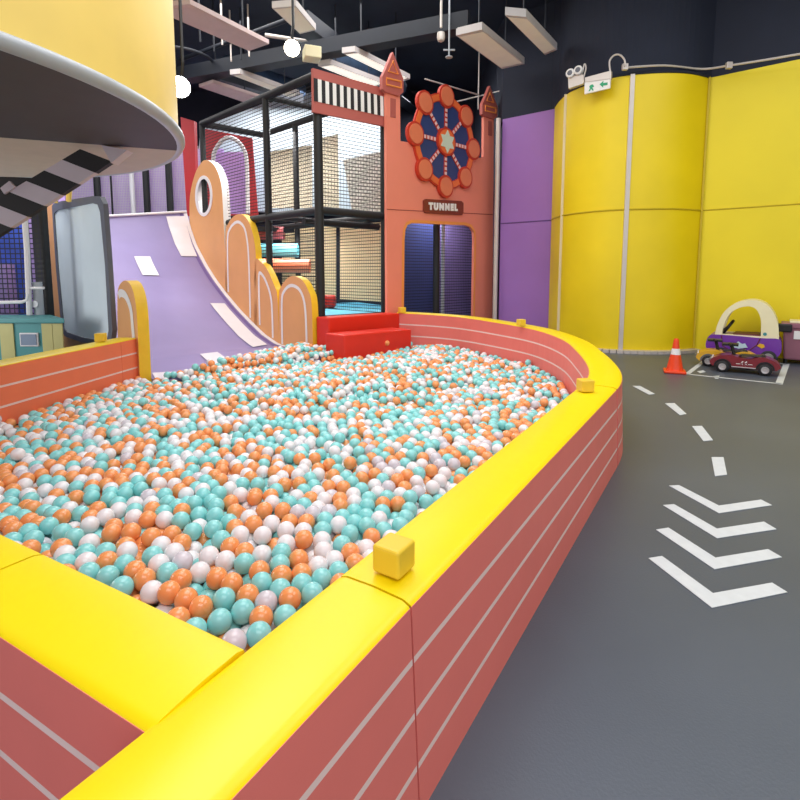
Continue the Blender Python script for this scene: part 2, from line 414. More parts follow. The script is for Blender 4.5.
# ================================================================== SLIDE
R0 = Vector((-1.08, 6.80, 0)); SW = 2.21
edge_px = [(187, 213), (191, 228), (197, 245), (207.5, 265), (217, 280), (227.5, 294), (240, 309), (252.5, 322), (266, 335), (280, 344.5)]
prof = []
for x, y in edge_px:
    p = PP(x, y, R0, SU); prof.append(((p - R0).dot(SU), max(p.z, .045)))
prof.append((.45, .035)); prof.append((-.30, .03))
prof = sorted(prof)
pt = np.array([a for a, b in prof]); pz = np.array([b for a, b in prof])
TMAX = float(pt[-1]); ZTOP = float(pz[-1])
def pzf(t): return float(np.interp(t, pt, pz))
def sld(s, t, up=0.):                                  # s from -SW (left) to 0 (right)
    e = .02; dz = (pzf(t + e) - pzf(t - e)) / (2 * e); n = Vector((0, 0, 1)) - SU * dz; n.normalize()
    return R0 + SA * s + SU * t + UP * pzf(t) + n * up
def ray_slide(x, y):
    d = ray(x, y); o = Vector((0, 0, H)); prev = None
    for i in range(400, 1800):
        l = i * .01; p = o + d * l; r = p - R0; t = r.dot(SU); s = r.dot(SA)
        if -SW - .5 < s < .3 and -.3 <= t <= TMAX and p.z < pzf(t): return s, t
    return None
slide = thing('slide', 'wide lavender wave slide with white lane dashes and cloud-shaped tan side panels', 'slide', (-2.6, 7.2, 0))
TL_ = TMAX - .16                                          # the lip is cut slightly askew
def chute_sec(sv, tm):
    tt = [-.30 + (tm + .30) * i / 48 for i in range(49)]
    return [R0 + SA * sv + SU * t + UP * pzf(t) for t in tt] + [R0 + SA * sv + SU * tm, R0 + SA * sv + SU * -.30]
q = MB(); NC = 14; secs = [chute_sec(-SW * (1 - c / NC), TL_ + (TMAX - TL_) * c / NC) for c in range(NC + 1)]; k_ = len(secs[0])
for c in range(NC): q.add(secs[c] + secs[c + 1], [(i, (i + 1) % k_, k_ + (i + 1) % k_, k_ + i) for i in range(k_)])
q.prism(secs[0], SA * 1e-3); q.prism(secs[-1], -SA * 1e-3)
q.build('chute', M['slide'], slide, smooth=True)
def dash(quad, name='lane_dash', m='slide_w', n=16, lift=.014):
    c = [ray_slide(*p) for p in quad]
    if any(k is None for k in c): print('dash miss', quad, c); return
    q = MB(); L = []; Rr = []
    for i in range(n + 1):
        f = i / n
        L.append(sld(c[0][0] + (c[3][0] - c[0][0]) * f, c[0][1] + (c[3][1] - c[0][1]) * f, lift)); Rr.append(sld(c[1][0] + (c[2][0] - c[1][0]) * f, c[1][1] + (c[2][1] - c[1][1]) * f, lift))
    q.add(L + Rr, [(i, n + 1 + i, n + 2 + i, i + 1) for i in range(n)]); q.build(name, M[m], slide)
dash([(166, 217), (184.5, 217), (197, 257), (181, 257)]); dash([(134, 257.5), (150, 257.5), (159, 276), (142.5, 276)])
dash([(210, 304), (224.5, 304), (267, 345.5), (253, 348)]); dash([(200, 355), (217.5, 353), (234, 364), (212.5, 366)])
dash([(152, 374), (172, 373), (180, 380), (156, 381)])
def edge_band(s0, s1, m, name):
    q = MB(); n = 40; tt = [.5 + (TMAX - .5) * i / n for i in range(n + 1)]
    q.add([sld(s0, t, .006) for t in tt] + [sld(s1, t, .006) for t in tt], [(i, n + 1 + i, n + 2 + i, i + 1) for i in range(n)]); q.build(name, M[m], slide)
edge_band(-.07, -.005, 'slide_w', 'edge_line'); edge_band(-.145, -.09, 'slide_dk', 'edge_line')
# right cloud panel: four lobes in the plane of the right edge
def onR(p): return PP(p[0], p[1], R0, SU)
def floor_pt(p, z=0.): v = onR(p); v.z = z; return v
def lobe(outline, side_m, name='cloud_panel'):
    P = [onR(p) for p in catmull([(*p, 0) for p in outline], 4)]
    pts = [floor_pt(outline[0])] + P + [floor_pt(outline[-1])]
    q = MB(); q.prism(pts, SA * .105, (), 0, 1, 0); return q
lobA = [(189.5, 218), (190, 195), (195, 174), (201, 163), (206.5, 160), (214, 165), (219.5, 177), (222, 192), (224, 230), (227.5, 290)]
hole = [onR((204 + 7.2 * math.cos(a), 196 + 18.5 * math.sin(a))) for a in [2 * math.pi * i / 24 for i in range(24)]]
P = [onR(p) for p in catmull([(*p, 0) for p in lobA], 4)]
q = MB(); q.prism([floor_pt(lobA[0])] + P + [floor_pt(lobA[-1])], SA * .13, [hole], 0, 1, 0)
pa = plabel(q.build('cloud_panel', [M['tan'], M['wedge']], slide), 'tallest tan lobe with a round white-rimmed hole')
q = MB(); ho = [onR((204 + 8.6 * math.cos(a), 196 + 20.5 * math.sin(a))) - SA * .008 for a in [2 * math.pi * i / 28 for i in range(28)]]
hi = [onR((204 + 6.4 * math.cos(a), 196 + 17 * math.sin(a))) - SA * .008 for a in [2 * math.pi * i / 28 for i in range(28)]]
q.prism(ho, SA * .008, [hi]); q.build('hole_rim', M['wedge'], pa)
def arch_stripe(path_px, w, parent):
    c = catmull([(*p, 0) for p in path_px], 5); P = [onR(p) - SA * .004 for p in c]; q = MB(); n = len(P); L = []; Rr = []
    for i in range(n):
        t = (P[min(i + 1, n - 1)] - P[max(i - 1, 0)]).normalized(); nn = SA.cross(t).normalized()
        L.append(P[i] + nn * w); Rr.append(P[i] - nn * w)
    q.add(L + Rr, [(i, n + i, n + i + 1, i + 1) for i in range(n - 1)]); q.build('arch_stripe', M['wedge'], parent)
for outl, arch in (
    ([(225.5, 300), (225.5, 236), (228, 224), (233.5, 216.5), (240, 214), (246, 217.5), (251, 227.5), (254.5, 243), (256, 263), (257, 320)],
     [(228.5, 292), (227.7, 242), (230, 229), (237, 222), (243.5, 226), (247, 238), (249, 262), (250.5, 318)]),
    ([(254, 318), (255, 263), (261, 262), (267.5, 270), (274, 285), (277.5, 298), (279, 345)],
     [(260, 325), (259, 280), (260.5, 273), (266, 281), (271, 297), (272.5, 316), (273, 338)]),
    ([(279, 345), (279, 297), (281.5, 286), (287.5, 278), (294, 276), (302, 280), (308, 290), (311.5, 304), (313, 352)],
     [(282.5, 344), (282, 302), (284.5, 291), (291, 285.5), (299, 289), (304, 300), (306, 318), (307, 350)])):
    o = lobe(outl, 1).build('cloud_panel', [M['tan'], M['yedge']], slide); arch_stripe(arch, .024, o)
# left side: tan board with the arch end
L0 = R0 - SA * (SW + .11)
def onL(p): return PP(p[0], p[1], L0, SU)
def lfl(p): v = onL(p); v.z = 0; return v
bd = [(113, 335), (107, 240), (101, 203), (62, 203), (46.5, 205), (46, 215)]
P = [onL(p) for p in bd]
q = MB(); q.prism([lfl((113, 335))] + P[1:] + [lfl((46, 215))], SA * .03); q.build('left_side_board', M['tan'], slide)
ar = catmull([(*p, 0) for p in [(117.5, 330), (117.5, 296), (119.5, 285), (125, 280.5), (130.5, 285), (134.5, 297), (137, 318), (139.5, 370)]], 5)
P = [onL(p) for p in ar]
q = MB(); q.prism([lfl((117.5, 330))] + P + [lfl((139.5, 370))], SA * .11, (), 0, 1, 0); lp = q.build('arch_panel', [M['tan'], M['yedge']], slide)
c = [onL(p) - SA * .004 for p in catmull([(*p, 0) for p in [(119, 296), (121, 293), (126, 296), (131, 309), (133, 328), (134.5, 345)]], 5)]
q = MB(); n = len(c); L = []; Rr = []
for i in range(n):
    t = (c[min(i + 1, n - 1)] - c[max(i - 1, 0)]).normalized(); nn = SA.cross(t).normalized(); L.append(c[i] + nn * .042); Rr.append(c[i] - nn * .042)
q.add(L + Rr, [(i, n + i, n + i + 1, i + 1) for i in range(n - 1)]); q.build('arch_stripe', M['wedge'], lp)
q = MB(); q.tube([sld(-SW + .05, TL_, .03), sld(-.02, TMAX, .03)], .022, 8); q.build('top_rail', M['whitepipe'], slide, smooth=True)

# mirror-like panel on the left side board
mp = [(56, 206), (60, 202.5), (98, 196.5), (105, 197), (108.5, 204), (113, 262), (117.5, 330), (116, 341), (109, 345), (86, 342), (69, 336), (65.5, 330), (60, 268)]
mi = [(58, 214), (61, 210.5), (97, 203.5), (102.5, 205), (105, 212), (110, 265), (113.5, 330), (112, 338), (107, 340.5), (88, 337.5), (71, 332), (67.5, 327), (62, 268)]
mo = onL((88, 335)); 
mir = thing('wall_mirror', 'tall rounded pale mirror panel in charcoal frame left of the slide', 'mirror', (mo.x, mo.y, mo.z))
P = [onL(p) - SA * .05 for p in mp]; Hh = [onL(p) - SA * .05 for p in mi]
q = MB(); q.prism(P, SA * .048, [Hh]); q.build('frame', M['frame_grey'], mir)
q = MB(); q.prism([p + SA * .015 for p in Hh], SA * .028); q.build('pane', M['mirror'], mir)
# two bent yellow tubes above the mirror
for k, (x0, x1) in enumerate(((66, 71), (80, 83))):
    pp = [(x0, 204), (x0 - 1, 188), (x0 + 3, 180), (x1 + 9, 178)] if k == 0 else [(x0, 202), (x0 + 1, 190), (x0 - 3, 180), (x0 - 9, 178)]
    q = MB(); q.tube([onL(p) - SA * .12 for p in pp], .03, 8); o = q.build('bent_pipe', M['canopy_y'], None, smooth=True)
    tag(o, ['pale yellow bent pipe above mirror, left of two', 'pale yellow bent pipe above mirror, right of two'][k], 'pipe', 'bent pipes above the mirror')

# red board beside slide top
q = MB(); P = [PY(x, y, 10.1) for x, y in [(180.5, 117), (194, 121), (197, 214), (187, 216)]]
q.prism(P, (0.02, .08, 0)); tag(q.build('red_board', M['redpanel']), 'tall dark red board standing between slide top and net cage', 'board')
# lavender net room behind the slide top
back = thing('net_screen', 'white net screen with black uprights in front of lavender backdrop above slide', 'net', (-5.5, 10.8, 0))
q = MB(); q.box((-6.2, 11.9, 2.3), (2.2, 0, 0), (0, .04, 0), (0, 0, 1.6)); q.build('backdrop', M['lav_back'], back)
netpanel('net', (-8.3, 11.2, .1), (-4.2, 11.2, .1), (-4.2, 11.2, 3.8), (-8.3, 11.2, 3.8), M['net_fine'], back)
for x, r, m in ((98, .07, 'black'), (133, .05, 'whitepipe'), (147, .07, 'black'), (170, .07, 'black'), (112, .02, 'black')):
    p = PY(x, 200, 11.1); q = MB(); q.tube([(p.x, 11.1, 0), (p.x, 11.1, 3.9)], r, 10); q.build('upright', M[m], back, smooth=True)

# ================================================================== LEFT COUNTER AND NET
ctr = thing('counter', 'teal counter with sage stripes and framed squares behind left pit wall', 'counter', (-4.7, 5.8, 0))
q = MB(); q.prism([V3((-6.9, 5.62)), V3((-3.74, 5.62)), V3((-4.16, 6.05)), V3((-6.9, 6.05))], UP * .56); q.build('cabinet', M['teal'], ctr, bevel=.01)
q = MB(); q.prism([V3((-6.9, 5.57), .56), V3((-3.68, 5.57), .56), V3((-4.16, 6.07), .56), V3((-6.9, 6.07), .56)], UP * .05); q.build('worktop', M['teal'], ctr, bevel=.008)
for x0, x1 in ((0.5, 14), (42.5, 53), (53.5, 63), (-62, -36)):
    a = PY(x0, 340, 5.61).x; b = PY(x1, 340, 5.61).x
    q = MB(); q.box(((a + b) / 2, 5.615, .28), ((b - a) / 2, 0, 0), (0, .008, 0), (0, 0, .27)); q.build('sage_stripe', M['sage'], ctr)
for cx in (29.5, -50):
    c = PY(cx, 339.5, 5.61); q = MB(); q.box((c.x, 5.608, c.z), (.10, 0, 0), (0, .008, 0), (0, 0, .075)); sq = q.build('square_panel', M['whitepipe'], ctr)
    q = MB(); q.box((c.x, 5.598, c.z), (.085, 0, 0), (0, .006, 0), (0, 0, .06)); q.build('square_inset', M['bluegrey'], sq)
ns = thing('net_screen', 'square-mesh net with white pipe frame above teal counter', 'net', (-5.0, 6.15, .61))
netpanel('net', (-6.8, 6.2, .61), (-4.32, 6.2, .61), (-4.32, 6.2, 2.4), (-6.8, 6.2, 2.4), M['net_blue'], ns)
q = MB(); a = PY(29, 315, 6.05); q.tube([PY(29.5, 315, 6.0), PY(27, 250, 6.0), PY(24, 210, 6.0), PY(22, 170, 6.0)], .03, 8); q.build('pipe_upright', M['whitepipe'], ns, smooth=True)
q = MB(); q.tube([PY(-80, 304, 5.98), PY(22, 302, 5.98), PY(27, 300, 5.98), PY(28.5, 294, 5.98)], .02, 8); q.build('pipe_rail', M['whitepipe'], ns, smooth=True)
q = MB(); q.tube([PY(29, 288, 6.0), PY(44, 288, 6.0)], .016, 8); q.build('pipe_rail', M['whitepipe'], ns, smooth=True)
p = PY(38.5, 300, 6.08); q = MB(); q.tube([(p.x, 6.08, .61), (p.x, 6.08, 1.0)], .05, 12); q.lathe([(.04, 0), (.04, .02)], (p.x, 6.03, .74), (0, -1, 0), 16); q.build('pipe_foot', M['canopy_rim'], ns, smooth=True)
p = PY(42.5, 260, 6.3)
q = MB(); q.box((p.x, 6.3, 1.25), (.07, 0, 0), (0, .06, 0), (0, 0, 1.25)); tag(q.build('black_post', M['black'], None, bevel=.02), 'black padded post left of the mirror board', 'post')
bb = thing('backdrop_board', 'blue and violet backdrop behind the left net screen', 'board', (-7, 7.6, 0))
q = MB(); q.box((-7.4, 7.7, 1.5), (1.75, 0, 0), (0, .04, 0), (0, 0, 1.5)); q.build('blue_board', M['blue_back'], bb)
q = MB(); q.box((-5.25, 7.72, 1.5), (.3, 0, 0), (0, .04, 0), (0, 0, 1.5)); q.build('violet_board', M['mauve_back'], bb)
q = MB(); q.box((-6.6, 7.5, .62), (.9, 0, 0), (0, .1, 0), (0, 0, .62)); q.build('rose_pad', M['mauve_back'], bb)

# ================================================================== CANOPY WITH STRIPED BRACE
CC = Vector((-3.81, 3.39, 0)); CR = 2.2; CZ = 2.12
can = thing('canopy', 'round yellow drum canopy with grey rim hanging at upper left', 'canopy', (CC.x, CC.y, CZ))
NS = 96; ang = [2 * math.pi * i / NS for i in range(NS)]
circ = lambda r, z: [CC + Vector((math.cos(a) * r, math.sin(a) * r, z)) for a in ang]
q = MB(); lo = circ(CR, CZ + .06); hi2 = circ(CR, CZ + 2.6)
q.add(lo + hi2, [(i, (i + 1) % NS, NS + (i + 1) % NS, NS + i) for i in range(NS)] + [tuple(NS + i for i in range(NS))]); q.build('fascia', M['canopy_y'], can, smooth=True)
q = MB(); q.tube(circ(CR + .005, CZ + .035), .042, 12, closed=True); q.build('rim', M['canopy_rim'], can, smooth=True)
# soffit split by a straight joint
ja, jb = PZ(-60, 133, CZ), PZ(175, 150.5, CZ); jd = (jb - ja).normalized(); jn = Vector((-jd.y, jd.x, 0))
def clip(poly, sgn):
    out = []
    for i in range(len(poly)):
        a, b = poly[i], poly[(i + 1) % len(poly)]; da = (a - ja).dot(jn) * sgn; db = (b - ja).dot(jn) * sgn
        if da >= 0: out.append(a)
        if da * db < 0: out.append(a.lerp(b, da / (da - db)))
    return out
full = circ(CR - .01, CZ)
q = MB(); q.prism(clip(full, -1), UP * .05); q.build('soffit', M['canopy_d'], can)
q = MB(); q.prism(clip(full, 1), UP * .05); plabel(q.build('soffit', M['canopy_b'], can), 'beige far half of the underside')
br = thing('striped_brace', 'slanted black and mauve striped beam under the round canopy', 'beam', PY(-30, 215, 4.2))
YB = 4.2
u0, u1 = PY(80, 149, YB), PY(-79, 244, YB); l0, l1 = PY(112, 161.5, YB), PY(-39, 260, YB)
N = 9; q = MB(); qb = MB(); off = Vector((0, .05, 0))
for i in range(N):
    a, b = u0.lerp(u1, i / N), u0.lerp(u1, (i + 1) / N); c_, d_ = l0.lerp(l1, (i + 1) / N), l0.lerp(l1, i / N)
    (q if i % 2 else qb).prism([a, b, c_, d_], off)
q.build('pale_stripes', M['greystripe'], br); qb.build('black_stripes', M['blackstripe'], br)
q = MB(); q.prism([PY(101, 145, YB - .01), PY(127, 150, YB - .01), PY(111, 163, YB - .01)], (0, .1, 0)); q.build('pale_tip', M['greystripe'], br)
q = MB(); q.prism([PY(-30, 176, YB + .16), PY(14, 177, YB + .16), PY(35, 178, YB + .16), PY(12, 194, YB + .16), PY(-30, 215, YB + .16)], (0, .05, 0)); q.build('black_board', M['blackstripe'], br)
q = MB(); q.prism([PY(0, 188, YB - .02), PY(9, 181, YB - .02), PY(15, 187, YB - .02), PY(4, 194, YB - .02)], (0, .02, 0)); q.build('pale_square', M['greystripe'], br)

# ================================================================== NET CAGE
K0 = Vector((-1.10, 7.06, 0)); CAW = 1.12                    # front-left corner; front runs along A
KB = Vector((-.73, .683, 0))                                                      # backwards
def KP(x, y): return PP(x, y, K0, KB)
TOPZ = KP(314, 76).z; MIDZ = 1.95; FLZ = .50
t3 = (KP(268, 200) - K0).dot(KB); t4 = (KP(203, 150) - K0).dot(KB)
cage = thing('net_cage', 'two storey climbing cage with black foam posts and nets beside tunnel facade', 'climbing cage', (-1.8, 8.6, 0))
kp = lambda a, b, z: K0 + A * a + KB * b + UP * z
def kpost(a, b, z0=0, z1=TOPZ, r=.055, name='post'):
    q = MB(); q.tube([kp(a, b, z0), kp(a, b, z1)], r, 12); return q.build(name, M['black'], cage, smooth=True)
def kbeam(p, p2, r=.055): q = MB(); q.tube([kp(*p), kp(*p2)], r, 12); return q.build('beam', M['black'], cage, smooth=True)
kpost(0, 0, r=.062); kpost(CAW, 0, r=.055); kpost(0, t3, r=.05); kpost(0, t4, r=.05)
kpost(CAW, 2.2, r=.05); kpost(.62, t3 + 1.0, r=.045)
for z in (TOPZ, MIDZ):
    kbeam((0, 0, z), (0, t4, z)); kbeam((0, 0, z), (CAW, 0, z)); kbeam((CAW, 0, z), (CAW, t4, z)); kbeam((0, t4, z), (CAW, t4, z))
    kbeam((0, t3, z), (CAW, t3, z), .04)
kbeam((0, .35, MIDZ - .12), (CAW + .2, .35, MIDZ - .12), .05); kbeam((0, 0, FLZ - .02), (CAW, 0, FLZ - .02), .04)
q = MB(); q.prism([kp(.02, .0, FLZ - .12), kp(CAW - .02, .0, FLZ - .12), V3((-.30, 8.2), FLZ - .12), V3((-.30, 9.8), FLZ - .12), V3((-.9, 10.9), FLZ - .12), kp(.02, t4, FLZ - .12)], UP * .11); q.build('platform', M['teal_mat'], cage, bevel=.015)
q = MB(); q.box(kp(CAW / 2, t4 - .5, MIDZ - .08), A * (CAW / 2 - .02), KB * .5, UP * .04); q.build('upper_floor', M['black'], cage)
netpanel('side_net', kp(0, t3, MIDZ), kp(0, 0, MIDZ), kp(0, 0, TOPZ), kp(0, t3, TOPZ), M['net'], cage)
netpanel('side_net', kp(0, t4, MIDZ), kp(0, t3, MIDZ), kp(0, t3, TOPZ), kp(0, t4, TOPZ), M['net'], cage)
netpanel('side_net', kp(0, t4, FLZ), kp(0, 0, FLZ), kp(0, 0, MIDZ), kp(0, t4, MIDZ), M['net'], cage)
netpanel('front_net', kp(0, 0, MIDZ), kp(CAW, 0, MIDZ), kp(CAW, 0, TOPZ), kp(0, 0, TOPZ), M['net'], cage)
netpanel('right_net', kp(CAW, .05, FLZ), kp(CAW, t4, FLZ), kp(CAW, t4, MIDZ), kp(CAW, .05, MIDZ), M['net'], cage)
# boards inside the cage, one thing each
def uvquad(name, pts, m, parent=None, th=.03):
    P = [Vector(p) for p in pts]; q = MB(); q.prism(P, (0, th, 0)); w = (P[1] - P[0]).length; h = (P[3] - P[0]).length
    e1 = (P[1] - P[0]).normalized(); e2 = (P[3] - P[0]); e2 = (e2 - e1 * e2.dot(e1)).normalized()
    for fi, f in enumerate(q.f): q.uv[fi] = [((q.v[i] - P[0]).dot(e1), (q.v[i] - P[0]).dot(e2)) for i in f]
    # uv needs triangles kept
    return q.build(name, m, parent)
def board(name, px, Y, m, label, cat='board', th=.03):
    o = uvquad(name, [PY(x, y, Y) for x, y in px], M[m], None, th); return tag(o, label, cat)
board('pale_board', [(196, 212), (392, 212), (392, 92), (313, 92), (262, 104), (200, 128)], 12.2, 'pale', 'pale grey back board seen through upper cage nets')
arch_out = [(200, 212), (204, 150), (204, 128), (252, 138), (258, 214)]
hole2 = [(214, 212), (213, 160), (217, 147), (226, 137), (236, 139), (244, 150), (247, 165), (248, 212)]
q = MB(); q.prism([PY(x, y, 10.9) for x, y in [(200, 216), (201, 128), (252, 138), (258, 216)]], (0, .05, 0), [[PY(x, y, 10.9) for x, y in catmull([(*p, 0) for p in [(214, 214), (213, 162), (217, 147), (226, 138), (236, 140), (244, 150), (247, 166), (248, 214)]], 3) for x, y in [(x_[0], x_[1]) for x_ in [(x, y)]]] if False else [PY(p[0], p[1], 10.9) for p in catmull([(*p, 0) for p in [(214, 214), (213, 162), (217, 147), (226, 138), (236, 140), (244, 150), (247, 166), (248, 214)]], 3)]])
ra = q.build('arch_board', M['redpanel'], None); tag(ra, 'red board with white-edged arch opening inside upper cage', 'board')
q = MB(); q.tube([PY(p[0], p[1], 10.87) for p in catmull([(*p, 0) for p in [(214, 214), (213, 162), (217, 147), (226, 138), (236, 140), (244, 150), (247, 166), (248, 214)]], 3)], .045, 8); q.build('arch_edge', M['wedge'], ra, smooth=True)
board('lavender_board', [(212, 214), (250, 214), (250, 152), (212, 152)], 11.4, 'lav_back', 'lavender board behind red arch in upper cage')
board('perforated_board', [(268, 208), (312, 208), (312, 145), (268, 152)], 10.4, 'perf', 'cream perforated board in upper cage, left of corner post')
board('perforated_board', [(320, 208), (339, 208), (338, 134), (320, 138)], 9.6, 'perf', 'narrow cream perforated board in upper cage, right of corner post')
board('perforated_board', [(352, 212), (386, 212), (386, 150), (343, 160)], 9.2, 'perfw', 'white perforated slanted board in upper cage behind front net')
board('cream_pad', [(340, 299), (386, 302), (386, 222), (340, 225)], 9.3, 'cream', 'cream padded board at back right of lower cage', 'pad')
board('cream_pad', [(282, 312), (336, 300), (336, 226), (282, 228)], 9.9, 'cream', 'cream padded board at back left of lower cage', 'pad')
for (x0, x1, y, m, Yr, lab) in ((256, 284, 233, 'rollr', 9.2, 'rose red foam roller, topmost in the lower cage'), (258, 298, 250, 'rollt', 8.9, 'aqua foam roller between rose and coral rollers in cage'), (262, 310, 265.5, 'rollo', 8.6, 'coral foam roller, lowest in the lower cage')):
    q = MB(); q.tube([PY(x0, y, Yr), PY(x1, y + (.5), Yr)], .115, 16); o = q.build('foam_roller', M[m], None, smooth=True); tag(o, lab, 'foam roller', 'foam rollers inside the cage')
q = MB(); p = PY(329, 297, 9.0); q.box((p.x, 9.0, FLZ + .11), (.12, 0, 0), (0, .12, 0), (0, 0, .11)); tag(q.build('red_block', M['red'], None, bevel=.05, segs=3), 'small red foam block on blue platform inside cage', 'foam block')

# striped banner board across the top of the cage
B0 = K0 + D * .09
onB = lambda p: PP(p[0], p[1], B0, A)
ban = thing('banner_board', 'salmon board with black and white bars over cage front', 'banner', onB((350, 100)))
q = MB(); q.prism([onB(p) for p in [(313, 68), (386, 89), (388, 127), (313.5, 112)]], KB * .04); q.build('board', M['fac2'], ban)
q = MB()
ua, ub, la, lb = onB((313.6, 78)), onB((386, 97.5)), onB((314, 101)), onB((386.5, 117)); NB = 21
qw = MB()
for i in range(NB):
    f0, f1 = i / NB, (i + 1) / NB
    (q if i % 2 == 0 else qw).prism([ua.lerp(ub, f0) + D * .008, ua.lerp(ub, f1) + D * .008, la.lerp(lb, f1) + D * .008, la.lerp(lb, f0) + D * .008], KB * .007)
q.build('black_bars', M['blackstripe'], ban); qw.build('white_bars', M['white'], ban)

# red steps
st = thing('foam_steps', 'red foam steps leading from ball pit up to cage platform', 'steps', (-.4, 6.9, 0))
def step(p0, ln, dp, z0, z1, name):
    p0 = Vector(p0); q = MB(); q.box(p0 + A * ln / 2 + KB * dp / 2 + UP * (z0 + z1) / 2, A * ln / 2, KB * dp / 2, UP * (z1 - z0) / 2); return q.build(name, M['red'], st, bevel=.02, segs=3)
step((-.70, 6.35, 0), 1.12, .38, 0, .33, 'lower_step'); step((-.95, 6.75, 0), 1.23, .27, 0, .515, 'upper_step')

# ================================================================== TUNNEL FACADE
FA = Vector((.7217, .6922, 0)); F0 = Vector((-.18, 7.62, 0)); FN = Vector((FA.y, -FA.x, 0))     # FN faces the camera
onF = lambda p, e=0.: PP(p[0], p[1], F0 + FN * e, FA)
fac = thing('tunnel_facade', 'salmon castle-shaped board front with arched doorway and two towers', 'facade', (.7, 8.4, 0))
def fl(p): v = onF(p); v.z = 0; return v
outl = [(386.7, 200), (386.3, 96), (386.3, 92), (400, 94), (400.5, 141), (430, 146), (470, 156), (478, 158), (483.6, 157), (484, 117), (494, 117.5), (493.6, 175), (492.3, 320)]
door = [(403.6, 330), (404.6, 240), (405.4, 230), (407.5, 225), (412, 223), (440, 224.2), (466, 225.3), (471, 227.3), (473.8, 232), (474.3, 240), (473, 330)]
dl = [onF(p) for p in door]; dl[0].z = .02; dl[-1].z = .02
q = MB(); q.prism([fl((387.5, 300))] + [onF(p) for p in outl] + [fl((492, 330))], -FN * .05, [dl]); q.build('board', M['fac'], fac)
def ringband(pts, w, e, name, m, parent, plane=onF):
    P = [plane(p, e) for p in pts]; n = len(P); q = MB(); cen = sum(P, Vector()) / n; L = []; Rr = []
    for i in range(n):
        t = (P[min(i + 1, n - 1)] - P[max(i - 1, 0)]).normalized(); nn = t.cross(FN); L.append(P[i]); Rr.append(P[i] + nn * w)
    q.add(L + Rr, [(i, n + i, n + i + 1, i + 1) for i in range(n - 1)]); return q.build(name, M[m], parent)
ringband(list(reversed(door)), .05, .004, 'doorway_edge', 'pale_orange', fac)
# horizontal joint
q = MB(); q.tube([onF((387, 209.3), .002), onF((492.5, 214.5), .002)], .006, 6); q.build('joint', M['seam'], fac)
for (hx, hy, sx, sy) in ((393, 72, 1, 1), (490, 101, .72, .76)):
    hd = [(hx - 10.5 * sx, hy + 17 * sy), (hx - 10.5 * sx, hy + 4 * sy), (hx - 8 * sx, hy - 1 * sy), (hx, hy - 20 * sy), (hx + 8 * sx, hy + 1 * sy), (hx + 10.5 * sx, hy + 7 * sy), (hx + 10.5 * sx, hy + 20 * sy), (hx + 6 * sx, hy + 24 * sy), (hx - 7 * sx, hy + 20 * sy)]
    q = MB(); q.prism([onF(p, .03) for p in hd], -FN * .06); tw = q.build('tower_top', M['fac2'], fac)
    for loop in ([(hx - 4.7 * sx, hy - .5 * sy), (hx, hy - 11 * sy), (hx + 5 * sx, hy + 2 * sy)], [(hx - 6.5 * sx, hy + 6 * sy), (hx + 8 * sx, hy + 9.5 * sy), (hx + 8 * sx, hy + 16 * sy), (hx - 6.5 * sx, hy + 12.5 * sy)]):
        q = MB(); q.tube([onF(p, .034) for p in loop], .014, 6, closed=True); q.build('tower_outline', M['pale_orange'], tw)
    wn = [(hx - 2.4 * sx, hy + 26 * sy), (hx + 2.8 * sx, hy + 27 * sy), (hx + 2.8 * sx, hy + 46 * sy), (hx - 2.4 * sx, hy + 45 * sy)]
    q = MB(); q.prism([onF(p, .006) for p in wn], -FN * .005); q.build('tower_slot', M['fac2'], fac)
# ferris wheel emblem, circular in the facade plane
wc = onF((443.8, 142.5)); 
whl = thing('ferris_wheel_emblem', 'round blue and orange ferris wheel cut-out with eight pods above doorway', 'wall decoration', (wc.x, wc.y, wc.z))
WS = .875; WR = .80 * WS
def wp(r, a, e):
    r *= WS; return wc + FA * (r * math.cos(a)) + UP * (r * math.sin(a)) + FN * e
def disc(r, e0, e1, m, name, par, c=(0, 0), n=48, rin=None):
    r *= WS; c = (c[0] * WS, c[1] * WS); rin = rin * WS if rin else None
    q = MB(); L = [wc + FA * (c[0] + r * math.cos(2 * math.pi * i / n)) + UP * (c[1] + r * math.sin(2 * math.pi * i / n)) + FN * e1 for i in range(n)]
    hs = [[wc + FA * (c[0] + rin * math.cos(2 * math.pi * i / n)) + UP * (c[1] + rin * math.sin(2 * math.pi * i / n)) + FN * e1 for i in range(n)]] if rin else []
    q.prism(L, -FN * (e1 - e0), hs); return q.build(name, M[m], par)
disc(.78, .005, .03, 'wheel_blue', 'blue_disc', whl); disc(.845, .005, .04, 'red_edge', 'rim_outline', whl, rin=.70); disc(.82, .03, .05, 'orange', 'rim', whl, rin=.715)
for k in range(8):
    a = math.pi / 2 + k * math.pi / 4
    q = MB(); t = wp(1, a, 0) - wc; t.normalize(); s_ = FN.cross(t)
    L = [wp(.24, a, .045) + s_ * .031, wp(.70, a, .045) + s_ * .031, wp(.70, a, .045) - s_ * .031, wp(.24, a, .045) - s_ * .031]; q.prism(L, -FN * .015); sp = q.build('spoke', M['red_edge'], whl)
    q = MB()
    for j in range(5):
        r0 = .28 + j * .085; q.prism([wp(r0, a, .05) + s_ * .026, wp(r0 + .05, a, .05) + s_ * .026, wp(r0 + .05, a, .05) - s_ * .026, wp(r0, a, .05) - s_ * .026], -FN * .004)
    q.build('spoke_dashes', M['pinkdash'], sp)
    c = (math.cos(a) * .80, math.sin(a) * .80)
    pd = disc(.205, .01, .06, 'red_edge', 'pod', whl, c, 32); disc(.165, .055, .072, 'pod', 'pod_face', pd, c, 32)
disc(.25, .02, .065, 'red_edge', 'hub', whl, n=32); hb = disc(.215, .05, .075, 'orange', 'hub_face', whl, n=32)
